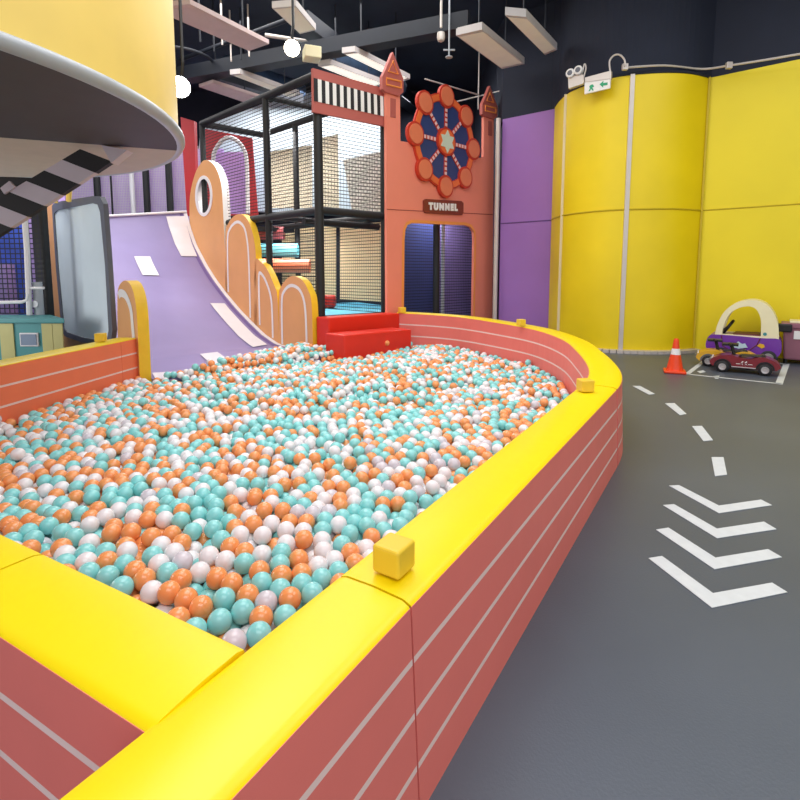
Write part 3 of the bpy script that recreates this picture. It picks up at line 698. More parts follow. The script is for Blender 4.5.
q = MB(); q.prism([wp(.205 if i % 2 == 0 else .125, math.pi / 2 + i * math.pi / 6, .085) for i in range(12)], -FN * .01); q.build('hub_star', M['star'], hb)
# TUNNEL sign
sg = thing('name_sign', 'brown rounded sign reading TUNNEL above the doorway', 'sign', onF((443, 207)))
sp_ = [(424, 200.5), (425.5, 199), (461.5, 201), (463.5, 203), (463.5, 213), (462, 215), (426, 213), (424, 211)]
q = MB(); q.prism([onF(p, .03) for p in sp_], -FN * .028); q.build('sign_board', M['brown'], sg)
sr = onF((463, 208), .03) - onF((424, 206), .03)
text_mesh('TUNNEL', .138, onF((443.6, 207.2), .036), sr, UP, .004, 'sign_lettering', M['white'], sg, .012)
# what shows through the doorway
dr = thing('tunnel_screen', 'dim violet and navy screens with black net inside tunnel doorway', 'screen', (.9, 9.6, 0))
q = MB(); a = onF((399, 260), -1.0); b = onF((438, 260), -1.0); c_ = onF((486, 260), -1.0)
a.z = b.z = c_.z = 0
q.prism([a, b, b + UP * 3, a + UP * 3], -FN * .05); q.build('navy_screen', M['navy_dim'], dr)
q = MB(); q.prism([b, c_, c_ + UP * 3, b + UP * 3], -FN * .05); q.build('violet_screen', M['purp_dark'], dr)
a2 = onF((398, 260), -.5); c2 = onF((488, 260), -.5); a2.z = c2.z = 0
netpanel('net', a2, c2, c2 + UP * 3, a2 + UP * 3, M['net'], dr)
p = onF((436.5, 260), -.45); q = MB(); q.tube([(p.x, p.y, 0), (p.x, p.y, 3)], .06, 10); q.build('black_upright', M['black'], dr, smooth=True)
p = onF((443, 260), -.6); q = MB(); q.tube([(p.x, p.y, 0), (p.x, p.y, 3)], .035, 10); q.build('grey_upright', M['canopy_rim'], dr, smooth=True)

# ================================================================== EXIT SIGN, EMERGENCY LIGHT, CONDUIT
EX = Vector((.80, -.60, 0)); 
e0 = PY(584.5, 88, 7.22); e1 = PY(610.5, 83, 7.02)
ed = (e1 - e0); ed.z = 0; ed.normalize(); en = Vector((ed.y, -ed.x, 0))
E0 = Vector((e0.x, e0.y, 0)); onE = lambda p, e=0.: PP(p[0], p[1], E0 + en * e, ed)
ex = thing('exit_sign', 'white exit sign with green arrow on top of yellow wall', 'sign', onE((597, 88)))
q = MB(); q.prism([onE(p) for p in [(584.5, 82), (610.5, 78.5), (610, 88), (584.5, 94)]], -en * .03); q.build('panel', M['white'], ex)
q = MB(); q.prism([onE(p, .01) for p in [(585, 77.5), (611, 70.5), (611, 78.5), (585, 82)]], -en * .06); q.build('housing', M['trim'], ex)
q = MB(); q.prism([onE(p, .004) for p in [(599.5, 84.3), (603.5, 80.8), (603.2, 83), (607.6, 82.3), (607.4, 85), (603, 85.6), (603.2, 87.6)]], -en * .003); q.build('arrow', M['green'], ex)
q = MB(); q.prism([onE(p, .004) for p in [(588.5, 91.2), (590, 88.3), (589.2, 86.4), (591, 84.6), (593, 84.4), (594, 86.6), (592.3, 87.5), (593.7, 90.2), (592.4, 90.6), (591, 88.8), (590, 91)]], -en * .003); q.build('running_symbol', M['green'], ex)
em = thing('emergency_light', 'twin-headed white emergency light beside the exit sign', 'lamp', onE((576, 84)))
q = MB(); q.prism([onE(p) for p in [(568, 76.5), (583, 74.5), (584, 81), (583, 83.5), (568.5, 88.5)]], -en * .06); q.build('box', M['trim'], em)
for x, y in ((570, 73), (578, 70)):
    c = onE((x, y), .03); q = MB(); q.lathe([(.055, -.07), (.06, 0), (.05, .012)], c, en, 18); hd_ = q.build('lamp_head', M['white'], em, smooth=True)
    q = MB(); q.lathe([(.035, .012), (.03, .018)], c, en, 16); q.build('lens', M['frame_grey'], hd_)
wall_in = lambda x, y, Y: PY(x, y, Y)
q = MB(); q.tube(catmull([wall_in(626, 67.5, 7.0), wall_in(665, 65.5, 6.97), wall_in(702, 69, 7.08), wall_in(729, 65.5, 6.86), wall_in(765, 60, 6.6), wall_in(800, 54, 6.35), wall_in(860, 44, 5.9)], 6), .014, 8); tag(q.build('conduit', M['trim'], None, smooth=True), 'thin white conduit running above the yellow wall top', 'pipe')
q = MB(); q.tube(catmull([onE((611, 75), -.02), onE((609.5, 62), -.02), onE((614, 55.5), -.02), onE((620, 55), -.02), onE((624.5, 60), -.02), onE((625, 66), -.02)], 6), .012, 8); tag(q.build('cable', M['trim'], None, smooth=True), 'looped white cable from exit sign to junction box', 'cable')
q = MB(); q.tube(catmull([onE((583.5, 78), -.02), onE((586, 68), -.02), onE((584.5, 64), -.02), onE((583, 70), -.02)], 6), .01, 8); tag(q.build('cable', M['trim'], None, smooth=True), 'short white cable standing above the emergency light', 'cable')
for (x, y, Y, lab) in ((625, 67, 6.98, 'small white junction box at left end of conduit'), (729, 65.5, 6.84, 'small white junction box further right on conduit')):
    c = PY(x, y, Y); q = MB(); q.box(c, (.035, 0, 0), (0, .025, 0), (0, 0, .04)); tag(q.build('junction_box', M['trim'], None, bevel=.006), lab, 'junction box', 'junction boxes on the conduit')

# ================================================================== CEILING FITTINGS
def troffer(px, z, lab, face='troffer_face', th=.1, house='troffer', grid=True):
    P = [PZ(x, y, z) for x, y in px]; c = sum(P, Vector()) / 4
    t = thing('ceiling_panel_light', lab, 'ceiling light', (c.x, c.y, z), 'long pale panels under the dark ceiling')
    q = MB(); q.prism(P, UP * th); q.build('housing', M[house], t)
    q = MB(); q.prism([c + (p - c) * .9 - UP * .004 for p in P], UP * .005); q.build('diffuser', M[face], t)
    for k in (.2, .8):
        a = P[0].lerp(P[3], k).lerp(P[1].lerp(P[2], k), .5); q = MB(); q.tube([a + UP * th, Vector((a.x, a.y, 5.4))], .012, 6); q.build('hanger_rod', M['duct'], t)
ZT = 4.4
troffer([(456, 35.5), (482, 29.5), (524.5, 64), (502, 69)], ZT, 'ribbed pale ceiling panel above tunnel facade and purple wall')
troffer([(505, 15), (526, 17), (557, 50), (545, 55)], ZT, 'pale ceiling panel nearest the exit sign')
troffer([(150, 8), (190, 4), (269, 44), (249, 51)], ZT, 'wide pinkish ceiling panel at top left, nearest the canopy', 'pinktrof', .06, 'pinktrof')
troffer([(199, 87), (213, 82.5), (262, 98), (246, 103)], ZT, 'short pinkish panel above left end of cage', 'pinktrof', .05, 'pinktrof')
troffer([(230, 74.5), (240, 73.5), (300, 95), (292, 98)], ZT, 'narrow white panel behind cage top beam', 'troffer_face', .08)
troffer([(318, 66), (330, 64), (384, 84), (374, 88)], ZT, 'narrow white panel above black and white bars', 'troffer_glow', .08)
troffer([(342, 53), (355, 51.5), (410, 79), (402, 82)], ZT, 'narrow white panel behind left tower tip', 'troffer_glow', .08)
troffer([(272, 8), (296, 6), (316, 30), (300, 34)], ZT, 'pale panel above the warm spotlight', 'troffer_face', .08)
bc = PZ(312, 60, 4.15); q = MB(); q.box(bc + UP * .08, (.11, .04, 0), (-.04, .11, 0), (0, 0, .08)); tag(q.build('fan_box', M['cream_car'], None, bevel=.01), 'bright cream square box above cage corner post', 'ceiling box')
def bar(name, pts, r, m, lab, cat, box=None):
    q = MB()
    if box:
        a, b = Vector(pts[0]), Vector(pts[1]); t = (b - a); s_ = Vector((-t.y, t.x, 0)).normalized(); q.box((a + b) / 2, t / 2, s_ * box[0], UP * box[1])
    else: q.tube(pts, r, 10)
    return tag(q.build(name, M[m], None, smooth=not box), lab, cat)
bar('ceiling_beam', [PZ(150, 82, 4.6), PZ(470, 22, 4.6)], 0, 'duct', 'long dark beam crossing ceiling from canopy to upper right', 'beam', (.12, .11))
bar('ceiling_beam', [PZ(205, 72, 4.75), PZ(300, 100, 4.75)], 0, 'duct', 'dark beam running toward cage top left', 'beam', (.12, .1))
bar('ceiling_beam', [PZ(300, 20, 5.0), PZ(420, 110, 5.0)], 0, 'duct', 'dark beam above banner toward left tower', 'beam', (.15, .12))
bar('air_duct', [PZ(225, 66, 4.95), PZ(300, 92, 4.95)], .2, 'ductb', 'crinkled blue-grey duct above the cage', 'duct')
bar('air_duct', [PZ(325, 52, 4.75), PZ(400, 88, 4.75)], .17, 'ductb', 'dark blue-grey duct behind the banner board', 'duct')
bar('ceiling_pipe', [PZ(180, 60, 4.9), PZ(300, 15, 4.9)], .035, 'duct', 'thin dark pipe among ceiling hangers at upper left', 'pipe')
bar('ceiling_pipe', [PZ(265, 35, 4.9), PZ(330, 45, 4.9)], .03, 'trim', 'thin pale pipe near the warm spotlight', 'pipe')
bar('ceiling_pipe', [PZ(425, 79, 4.3), PZ(479, 95, 4.3)], .012, 'trim', 'thin pale rod above ferris wheel, slanting from upper left', 'rod')
bar('ceiling_pipe', [PZ(455, 102, 4.3), PZ(527, 84.5, 4.3)], .012, 'trim', 'thin pale rod crossing above right tower', 'rod')
p = PZ(478.5, 95, 4.3); bar('ceiling_pipe', [(p.x, p.y, 4.05), (p.x, p.y, 5.4)], .012, 'trim', 'thin upright rod hanging above ferris wheel', 'rod')
q = MB(); c = PZ(235, 60, 4.7); q.tube([c + Vector((math.cos(a) * .5 - .9, math.sin(a) * .5, 0)) for a in [2 * math.pi * i / 24 for i in range(24)]], .025, 8, closed=True); tag(q.build('cable_hoop', M['duct'], None, smooth=True), 'round dark cable hoop hanging near the canopy', 'cable')
for k, (x, y) in enumerate(((214, 45), (231, 55), (241, 53), (249, 50), (200, 35), (222, 38))):
    p = PZ(x, y, 4.7); bar('hanger_rod', [(p.x, p.y, 4.6), (p.x, p.y, 5.4)], .014, 'trim' if k % 2 else 'duct', ['dark hanger rod left of the wide pinkish panel', 'pale hanger rod above beam, left of three', 'dark hanger rod above beam between two pale ones', 'pale hanger rod above beam, right of three', 'dark hanger rod nearest the canopy', 'pale hanger rod in top left cluster'][k], 'rod')
def spot(px, py, Y, m, lab, aim, r=.11):
    c = PY(px, py, Y); ax = (Vector(aim) - c).normalized(); t = thing('spotlight', lab, 'spotlight', c, 'ceiling spotlights')
    q = MB(); q.lathe([(r * .5, -.22), (r * .8, -.16), (r, 0), (r * 1.02, .01)], c, ax, 20); q.build('lamp_body', M['blk2'], t, smooth=True)
    q = MB(); q.lathe([(r * .92, .012), (r * .7, .03)], c, ax, 20); q.build('lens', M[m], t)
    q = MB(); q.tube([c - ax * .15, (c.x, c.y + .1, c.z + .3), (c.x, c.y + .1, 5.4)], .018, 8); q.build('stem', M['blk2'], t)
spot(292, 48, 6.4, 'lamp', 'warm bright spotlight above the cage top', (0, 1.5, .8), .10)
spot(180, 87, 6.0, 'lampc', 'cool bright spotlight at right edge of round canopy', (-.6, 0, 1.2), .12)
c = PY(441, 38, 6.5); q = MB(); q.lathe([(.045, .06), (.05, .01), (.04, -.03), (.015, -.045)], c, (0, 0, 1), 18); q.tube([c + UP * .12, Vector((c.x, c.y, 5.4))], .015, 8)
tag(q.build('dome_camera', M['trim'], None, smooth=True), 'small white dome camera on ceiling above ferris wheel', 'camera')
c = PY(449, 56, 7.5); q = MB(); q.lathe([(.012, .25), (.012, .0), (.05, -.01), (.05, -.02)], c, (0, 0, 1), 12); q.tube([c + UP * .25, Vector((c.x, c.y, 5.4))], .012, 6); q.tube([c + Vector((-.08, 0, .08)), c + Vector((.08, 0, .08))], .012, 6)
tag(q.build('sprinkler', M['canopy_rim'], None, smooth=True), 'small sprinkler head hanging from dark ceiling', 'sprinkler')

# ================================================================== FLOOR MARKINGS
def mark(name, px, lab, cat, group=None):
    P = [PZ(x, y, .003) for x, y in px]; q = MB(); q.prism(P, -UP * .002); o = q.build(name, M['line']); return tag(o, lab, cat, group)
for px, lab in (([(669, 485.5), (679, 485), (719, 505.5), (761, 499.5), (772, 505), (719, 513)], 'white floor chevron farthest from camera'),
                ([(663, 505), (674, 504), (717, 528.5), (764, 521.5), (776.5, 529), (717, 538)], 'second white floor chevron from the far end'),
                ([(656, 529.5), (668.5, 527.5), (715.5, 557.5), (768, 549), (782, 557), (714.5, 569)], 'third white floor chevron from the far end'),
                ([(648.5, 558), (662, 555.8), (713, 593), (772, 582.5), (787.5, 592), (712, 607.5)], 'largest white floor chevron nearest camera')):
    mark('floor_chevron', px, lab, 'floor marking', 'white chevrons on the floor')
for px, lab in (([(632.5, 385.8), (640, 385.8), (655, 393.8), (649, 394.5)], 'white road dash nearest curved foam wall, farthest along lane'),
                ([(665, 403.2), (674.5, 403), (686.5, 413.8), (680, 415)], 'second white road dash from the far end'),
                ([(692, 426), (702, 425.8), (713, 440), (703.5, 441)], 'third white road dash from the far end'),
                ([(711.5, 457), (723.5, 457), (727, 474.5), (715, 476)], 'white road dash closest to the chevrons')):
    mark('road_dash', px, lab, 'floor marking', 'white dashes along the toy road')
pa_, pb_, pc_, pd_ = PZ(687, 374, .003), PZ(779, 383.5, .003), PZ(786.5, 364, .003), PZ(708, 358, .003)
q = MB()
for a, b, w in ((pa_, pb_, .018), (pb_, pc_, .03), (pc_, pd_, .02), (pd_, pa_, .024)):
    t = (b - a).normalized(); s_ = Vector((-t.y, t.x, 0)); q.prism([a - t * w + s_ * w, b + t * w + s_ * w, b + t * w - s_ * w, a - t * w - s_ * w], -UP * .002)
tag(q.build('parking_bay', M['line']), 'white parking bay outline on floor round toy cars', 'floor marking')
for k, px in enumerate(([(697, 371.3), (703, 370.2), (706, 371.8), (700, 373)], [(713, 376.2), (719.5, 375.4), (718.5, 378.4), (715.5, 378.6)])):
    mark('bay_mark', px, ['small white mark inside bay near cone', 'small white mark on front line of parking bay'][k], 'floor marking', 'small marks in the parking bay')

# ================================================================== CONE
cp = PZ(674.5, 372.5); t = thing('traffic_cone', 'orange traffic cone with one white band beside parking bay', 'traffic cone', cp)
q = MB(); q.box(cp + UP * .016, Vector((.10, -.045, 0)), Vector((.045, .10, 0)), UP * .016); q.build('base', M['cone'], t, bevel=.012)
q = MB(); q.lathe([(.088, .03), (.082, .05), (.05, .21)], cp, UP, 28); q.lathe([(.0385, .27), (.026, .365), (.021, .38), (.01, .383)], cp, UP, 28); q.build('cone_body', M['cone'], t, smooth=True)
q = MB(); q.lathe([(.051, .205), (.0395, .272)], cp, UP, 28); q.build('white_band', M['white'], t, smooth=True)

# ================================================================== TOY CARS
def frame2(o, fwd):
    f = Vector((fwd[0], fwd[1], 0)).normalized(); n = Vector((-f.y, f.x, 0))     # n: car's left side, toward camera
    return lambda x, y, z: o + f * x + n * y + UP * z, f, n
def wheel(L, n, x, y, r, w, par, hubr=.55):
    c = L(x, y, r); q = MB(); q.lathe([(r * .8, -w), (r, -w * .7), (r, w * .7), (r * .8, w)], c, n, 24); o = q.build('wheel', M['tyre'], par, smooth=True)
    q = MB(); q.lathe([(r * hubr, w * .98), (r * hubr * .9, w * 1.25), (r * .2, w * 1.1), (r * .15, w * 1.35)], c, n, 16); q.build('hubcap', M['hub'], o, smooth=True)
# purple coupe; its left side faces the camera, nose to the left of the photo
co = Vector((4.36, 6.37, 0)); L, f, n = frame2(co, (-.80, .60))
cpe = thing('toy_car', 'purple toy coupe with cream arched roof against yellow wall', 'toy car', co)
out = catmull([(*p, 0) for p in [(.325, .32), (.30, .47), (.235, .63), (.12, .74), (-.03, .783), (-.16, .75), (-.25, .655), (-.31, .50), (-.33, .31)]], 5)
win = catmull([(*p, 0) for p in [(.245, .345), (.235, .44), (.185, .59), (.085, .68), (-.03, .70), (-.10, .65), (-.142, .53), (-.15, .345)]], 5)
for side in (1, -1):
    y0 = .21 * side; q = MB(); q.prism([L(p.x, y0, p.y) for p in out], n * (-.06 * side), [[L(p.x, y0, p.y) for p in win]]); q.build('roof_side', M['cream_car'], cpe, bevel=.008)
q = MB(); nn = len(out)
rp = [p for p in out if p.y > .60]; k = len(rp); cen = Vector((0, .3, 0)); inn = [cen + (p - cen) * .93 for p in rp]
q.prism([L(p.x, .16, p.y) for p in rp] + [L(p.x, .16, p.y) for p in reversed(inn)], n * -.32); q.build('roof_panel', M['cream_car'], cpe)
rr = [(-.25, .655), (-.285, .58), (-.31, .50), (-.33, .31), (-.29, .31), (-.27, .49), (-.22, .62)]
q = MB(); q.prism([L(x, .16, z) for x, z in rr], n * -.32); q.build('rear_panel', M['cream_car'], cpe)
bodyp = catmull([(*p, 0) for p in [(.36, .10), (.41, .17), (.41, .24), (.385, .31), (.33, .335), (.10, .335), (-.15, .325), (-.325, .325), (-.36, .25), (-.355, .16), (-.31, .09)]], 4)
q = MB(); q.prism([L(p.x, .225, p.y) for p in bodyp], n * -.45); q.build('body', M['purple_car'], cpe, bevel=.035, segs=4, smooth=True)
q = MB(); q.tube([L(x, .228, z) for x, z in [(.25, .33), (.23, .2), (.12, .13), (-.02, .14), (-.12, .24), (-.15, .325)]], .006, 6); q.build('door_line', M['darkred'], cpe)
q = MB(); q.prism([L(x, .19, z) for x, z in [(.16, .33), (.12, .355), (-.14, .36), (-.15, .33)]], n * -.38); q.build('seat', M['darkred'], cpe, bevel=.01)
c = L(.2, .0, .42); q = MB(); q.tube([c + (f * .5 + UP).normalized() * 0 + n * (.1 * math.cos(a)) + (UP * .8 + f * -.5) * (.1 * math.sin(a)) for a in [2 * math.pi * i / 20 for i in range(20)]], .018, 8, closed=True); q.tube([c, L(.3, 0, .33)], .02, 8); q.tube([c + n * .1, c - n * .1], .016, 8); q.build('steering_wheel', M['blk2'], cpe, smooth=True)
for x in (.25, -.24):
    for s_ in (1, -1): wheel(L, n * s_, x, .19 * s_, .095, .04, cpe)
q = MB(); q.prism([L(x, .229, z) for x, z in [(.16, .2), (.13, .25), (.10, .235), (.07, .27), (.03, .24), (0, .25), (-.03, .2), (.06, .18)]], n * .003); q.build('cloud_sticker', M['skyb'], cpe)
q = MB(); q.prism([L(x, .229, z) for x, z in [(-.12, .23), (-.15, .26), (-.19, .25), (-.2, .22), (-.17, .2)]], n * .003); q.build('amber_sticker', M['amber'], cpe)
q = MB(); q.prism([L(-.19 + .02 * math.cos(a), .212, .375 + .02 * math.sin(a)) for a in [2 * math.pi * i / 12 for i in range(12)]], n * .003); q.build('round_badge', M['teal'], cpe)
def rideon(o, fwd, body, fender, lab, number=None):
    L, f, n = frame2(o, fwd); t = thing('ride_on_car', lab, 'toy car', o, 'low ride-on cars in the parking bay')
    bp_ = catmull([(*p, 0) for p in [(.29, .06), (.325, .10), (.30, .15), (.22, .185), (.12, .195), (.02, .17), (-.06, .17), (-.14, .195), (-.22, .185), (-.30, .14), (-.325, .10), (-.29, .06)]], 4)
    q = MB(); q.prism([L(p.x, .115, p.y) for p in bp_], n * -.23); q.build('body', M[body], t, bevel=.03, segs=4, smooth=True)
    for x in (.20, -.19):
        for s_ in (1, -1):
            q = MB(); P = [L(x + .085 * math.cos(a), .10 * s_, .065 + .085 * math.sin(a)) for a in [math.pi * i / 14 for i in range(15)]] + [L(x + .068 * math.cos(a), .10 * s_, .065 + .068 * math.sin(a)) for a in [math.pi - math.pi * i / 14 for i in range(15)]]
            q.prism(P, n * (.03 * s_)); q.build('fender', M[fender], t)
            wheel(L, n * s_, x, .125 * s_, .064, .022, t, .6)
    q = MB(); q.prism([L(x, .07, z) for x, z in [(.06, .185), (.03, .20), (-.13, .205), (-.17, .22), (-.2, .19)]], n * -.14); q.build('seat', M['blk2'], t, bevel=.012)
    q = MB(); q.tube([L(.10, 0, .18), L(.13, 0, .30)], .018, 8); q.tube([L(.13, .09, .295), L(.15, .04, .31), L(.15, -.04, .31), L(.13, -.09, .295)], .015, 8); q.box(L(.14, 0, .305), f * .075, n * .07, UP * .012); q.build('handlebar', M['blk2'], t)
    q = MB(); q.tube([L(.12, .119, .07), L(-.11, .119, .07)], .006, 6); q.build('side_trim', M['hub'], t)
    q = MB(); q.tube([L(.325, y, .12) for y in (-.08, 0, .08)], .016, 8); q.build('bumper', M['greyp'], t, smooth=True)
    for s_ in (1, -1):
        q = MB(); q.lathe([(.024, 0), (.02, .012)], L(.30, .07 * s_, .145), f, 12); q.build('headlight', M['hub'], t)
    if number: text_mesh(number, .062, L(0, .1185, .115), -f, UP, .001, 'number', M['white'], t, .002); 
    if number:
        q = MB()
        for x in (.055, -.055): q.box(L(x, .119, .108), f * .02, n * .001, UP * .003)
        q.build('number_bars', M['white'], t)
    return t
rideon(Vector((3.85, 5.63, 0)), (-.82, .57), 'maroon', 'blk2', 'maroon ride-on car with white number in front of purple coupe', '66')
rideon(Vector((3.90, 6.0, 0)), (-.86, .50), 'amber', 'greyp', 'amber ride-on car with grey fenders behind the maroon one')
# bin at right edge
bo = Vector((4.98, 6.18, 0)); bt = thing('storage_bin', 'mauve plastic bin with black rim at right edge by yellow wall', 'bin', bo)
L, f, n = frame2(bo, (.80, -.60)); n = -n
LB = lambda x, y, z: bo + f * x + n * y + UP * z
def taper(x0, x1, y0, y1, z0, z1, k):
    cx, cy = (x0 + x1) / 2, (y0 + y1) / 2
    lo = [LB(cx + (x - cx) * k, cy + (y - cy) * k, z0) for x, y in ((x0, y0), (x1, y0), (x1, y1), (x0, y1))]; hi = [LB(x, y, z1) for x, y in ((x0, y0), (x1, y0), (x1, y1), (x0, y1))]
    q = MB(); q.add(lo + hi, [(0, 1, 2, 3), (4, 5, 6, 7), (0, 1, 5, 4), (1, 2, 6, 5), (2, 3, 7, 6), (3, 0, 4, 7)]); return q
taper(-.25, .3, -.16, .16, .05, .46, .9).build('tub', M['bin'], bt, bevel=.02)
taper(-.27, .32, -.18, .18, .44, .50, 1).build('rim', M['bin'], bt, bevel=.01)
q = MB(); q.box(LB(-.23, .13, .44), f * .07, n * .065, UP * .05); q.build('black_clip', M['blk2'], bt, bevel=.015)
q = MB(); q.box(LB(.05, 0, .515), f * .24, n * .15, UP * .015); q.build('lid', M['cream_car'], bt, bevel=.008)
q = MB(); q.box(LB(-.08, .165, .36), f * .06, n * .004, UP * .05)
lbq = q.build('white_label', M['white'], bt)
for x in (-.2, .26):
    for y in (-.11, .11):
        q = MB(); q.tube([LB(x, y, 0), LB(x, y, .06)], .022, 10); q.build('foot', M['blk2'], bt)

# ================================================================== BALLS
RB = .037
front_in = [(c0.x, c0.y), (ce.x, ce.y)]
lw = [lf0 - ld * 1.1, lf1]
poly = [(-.13, 1.04), (.99, 2.82)] + [(p.x, p.y) for p in inner[2::3]] + [(.10, 7.46), (.165, 7.10), (-.70, 6.34), (-.96, 6.70), (-1.10, 6.80), (-1.36, 7.07), (-1.86, 6.05), (-2.38, 5.12), (-2.50, 4.98), (lf1.x, lf1.y - .03), (lf0.x, lf0.y), (lf0.x - ld.x * 1.4, lf0.y - ld.y * 1.4), (ce.x, ce.y), (fi[1].x, fi[1].y), (c0.x, c0.y)]
PG = np.array(poly); PGn = np.roll(PG, -1, 0); EV = PGn - PG; EL = np.linalg.norm(EV, axis=1); ET = EV / EL[:, None]
area = .5 * np.sum(PG[:, 0] * PGn[:, 1] - PGn[:, 0] * PG[:, 1]); sgn = 1 if area > 0 else -1
EN = np.stack([-ET[:, 1], ET[:, 0]], 1) * sgn            # inward
q = MB(); ins_ = [Vector((*(p - EN[i] * .03 - EN[i - 1] * .03), 0)) for i, p in enumerate(PG)]
q.prism([(-13.5, -4, 0), (10.5, -4, 0), (10.5, 15, 0), (-13.5, 15, 0)], -UP * .2, [ins_]); struct(q.build('floor', M['floor']))
q = MB(); q.prism([p - UP * .09 for p in ins_], -UP * .1); o_ = struct(q.build('floor_pit', M['floor']))
def inside(P):
    x, y = P[:, 0], P[:, 1]; c = np.zeros(len(P), bool)
    for a, b in zip(PG, PGn):
        cond = ((a[1] > y) != (b[1] > y)); xx = (b[0] - a[0]) * (y - a[1]) / (b[1] - a[1] + 1e-12) + a[0]; c ^= cond & (x < xx)
    return c
def ground(P):                                          # uneven bed under the balls, and the slide foot
    x, y = P[:, 0], P[:, 1]
    g = -.08 + .012 * (np.sin(x * 3.1 + 1.3) * np.sin(y * 2.3) + np.sin(x * 1.3 - y * 1.9)) + .014
    g = g + .0 * np.exp(-(((x + 1.35) / .45) ** 2 + ((y - 6.75) / .5) ** 2)) + .05 * np.exp(-(((x - .45) / .55) ** 2 + ((y - 7.0) / .35) ** 2)) - .0
    r = P[:, :2] - np.array([R0.x, R0.y]); t = r @ np.array([SU.x, SU.y]); s = r @ np.array([SA.x, SA.y])
    on = (s > -SW) & (s < 0) & (t > -.3)
    return np.where(on, np.maximum(np.interp(t, pt, pz), g), np.maximum(g, -.085))
A_ = abs(area); NB_ = int(A_ * 1.72 / (4 * RB * RB * .90))
lo, hi = PG.min(0), PG.max(0)
P = np.zeros((0, 2))
while len(P) < NB_:
    c = rng.uniform(lo, hi, (NB_, 2)); P = np.vstack([P, c[inside(c)]])
P = P[:NB_]; X = np.column_stack([P, ground(P) + RB + rng.uniform(0, .13, NB_)])
cs_ = 2 * RB
OFF = [(i, j, k) for i in (-1, 0, 1) for j in (-1, 0, 1) for k in (-1, 0, 1)]
lo3 = np.array([lo[0] - .3, lo[1] - .3, -.3])
dims = np.array([int((hi[0] - lo[0] + .6) / cs_) + 3, int((hi[1] - lo[1] + .6) / cs_) + 3, 16])
SL = 6
for it in range(130):
    X[:, 2] -= .0035 if it < 100 else .001
    cell = np.clip(((X - lo3) / cs_).astype(int), 1, dims - 2)
    cid = (cell[:, 0] * dims[1] + cell[:, 1]) * dims[2] + cell[:, 2]
    order = np.argsort(cid, kind='stable'); sc = cid[order]
    first = np.searchsorted(sc, sc); rank = np.arange(len(sc)) - first
    table = np.full((dims.prod(), SL), -1, np.int32); ok = rank < SL
    table[sc[ok], rank[ok]] = order[ok]
    dX = np.zeros_like(X); idx = np.arange(len(X))
    for (i, j, k) in OFF:
        nc = cid + (i * dims[1] + j) * dims[2] + k
        for s in range(SL):
            nb = table[nc, s]; v = (nb >= 0) & (nb != idx)
            if not v.any(): continue
            a = idx[v]; b = nb[v]; d = X[a] - X[b]; l = np.linalg.norm(d, axis=1) + 1e-9; ov = 2 * RB - l; m_ = ov > 0
            dX[a[m_]] += d[m_] / l[m_][:, None] * (ov[m_] * .36)[:, None]
    X += np.clip(dX, -.02, .02)
    rel = X[:, None, :2] - PG[None]; tt = np.clip(np.einsum('nek,ek->ne', rel, ET), 0, EL[None])
    dv = rel - tt[..., None] * ET[None]; dist = np.linalg.norm(dv, axis=2); e = dist.argmin(1); ar_ = np.arange(len(X))
    sd = np.einsum('nk,nk->n', rel[ar_, e], EN[e]); ins = inside(X); dd = dist[ar_, e] * np.where(ins, 1, -1)
    push = np.clip(RB + .002 - dd, 0, None); X[:, :2] += EN[e] * push[:, None]
    X[:, 2] = np.maximum(X[:, 2], ground(X) + RB)
# drop balls nobody could ever see (deep under two others) is not needed: the bed is thin
kind = rng.choice(4, len(X), p=[.36, .31, .29, .04])
for _ in range(1):                                       # slight clumping of colours, as in the photo
    pass
# the 300 that show largest: top balls nearest the camera and not hidden by the front walls
camp = np.array([0, 0, H])
cell2 = {}
def hidden_below(i):
    d = X - X[i]; h = np.hypot(d[:, 0], d[:, 1]); return ((h < RB * .9) & (d[:, 2] > RB * .9)).any()
dvec = X - camp; dist = np.linalg.norm(dvec, axis=1)
fx = dvec[:, 0]; fy = dvec[:, 1] * math.cos(TH) - dvec[:, 2] * math.sin(TH); fz = dvec[:, 1] * math.sin(TH) + dvec[:, 2] * math.cos(TH)
px_ = CX + F * fx / fy; py_ = CY - F * fz / fy
tcut = (HW + .01 - H) / (X[:, 2] + RB - H); cross = camp[:2] + (X[:, :2] - camp[:2]) * tcut[:, None]
vis = (px_ > -5) & (px_ < 805) & (py_ < 800) & (fy > .2) & inside(cross)
cand = [i for i in np.argsort(dist) if vis[i]]
big = []
for i in cand:
    if not hidden_below(i): big.append(i)
    if len(big) >= 300: break
def ico(sub, r):
    bm = bmesh.new(); bmesh.ops.create_icosphere(bm, subdivisions=sub, radius=r); return bm
MK = ['aqua', 'orb', 'whb', 'clb']
mesh = []
for k in range(4):
    bm = ico(4, RB); me = bpy.data.meshes.new('play_ball'); bm.to_mesh(me); bm.free(); me.materials.append(M[MK[k]])
    me.polygons.foreach_set('use_smooth', [True] * len(me.polygons)); mesh.append(me)
words = ['aqua', 'orange', 'white', 'clear colourless']
mid_front = 0
for i in big:
    k = kind[i]; o = bpy.data.objects.new('play_ball', mesh[k]); COL.objects.link(o); o.location = X[i]
    dR = (Vector((X[i][0], X[i][1], HW)) - seam1); along = dR.dot(rdir); offr = abs(dR.x * rdir.y - dR.y * rdir.x)
    dF = Vector((X[i][0], X[i][1], HW)) - fi[0]; offf = abs(dF.x * fdir.y - dF.y * fdir.x)
    where = 'close along the near right foam wall' if offr < .17 else ('close along the yellow front wall' if offf < .30 else 'in the near part of pit away from walls')
    tag(o, 'glossy %s play ball lying %s' % (words[k], where), 'ball', '%s play balls %s' % (words[k], where))
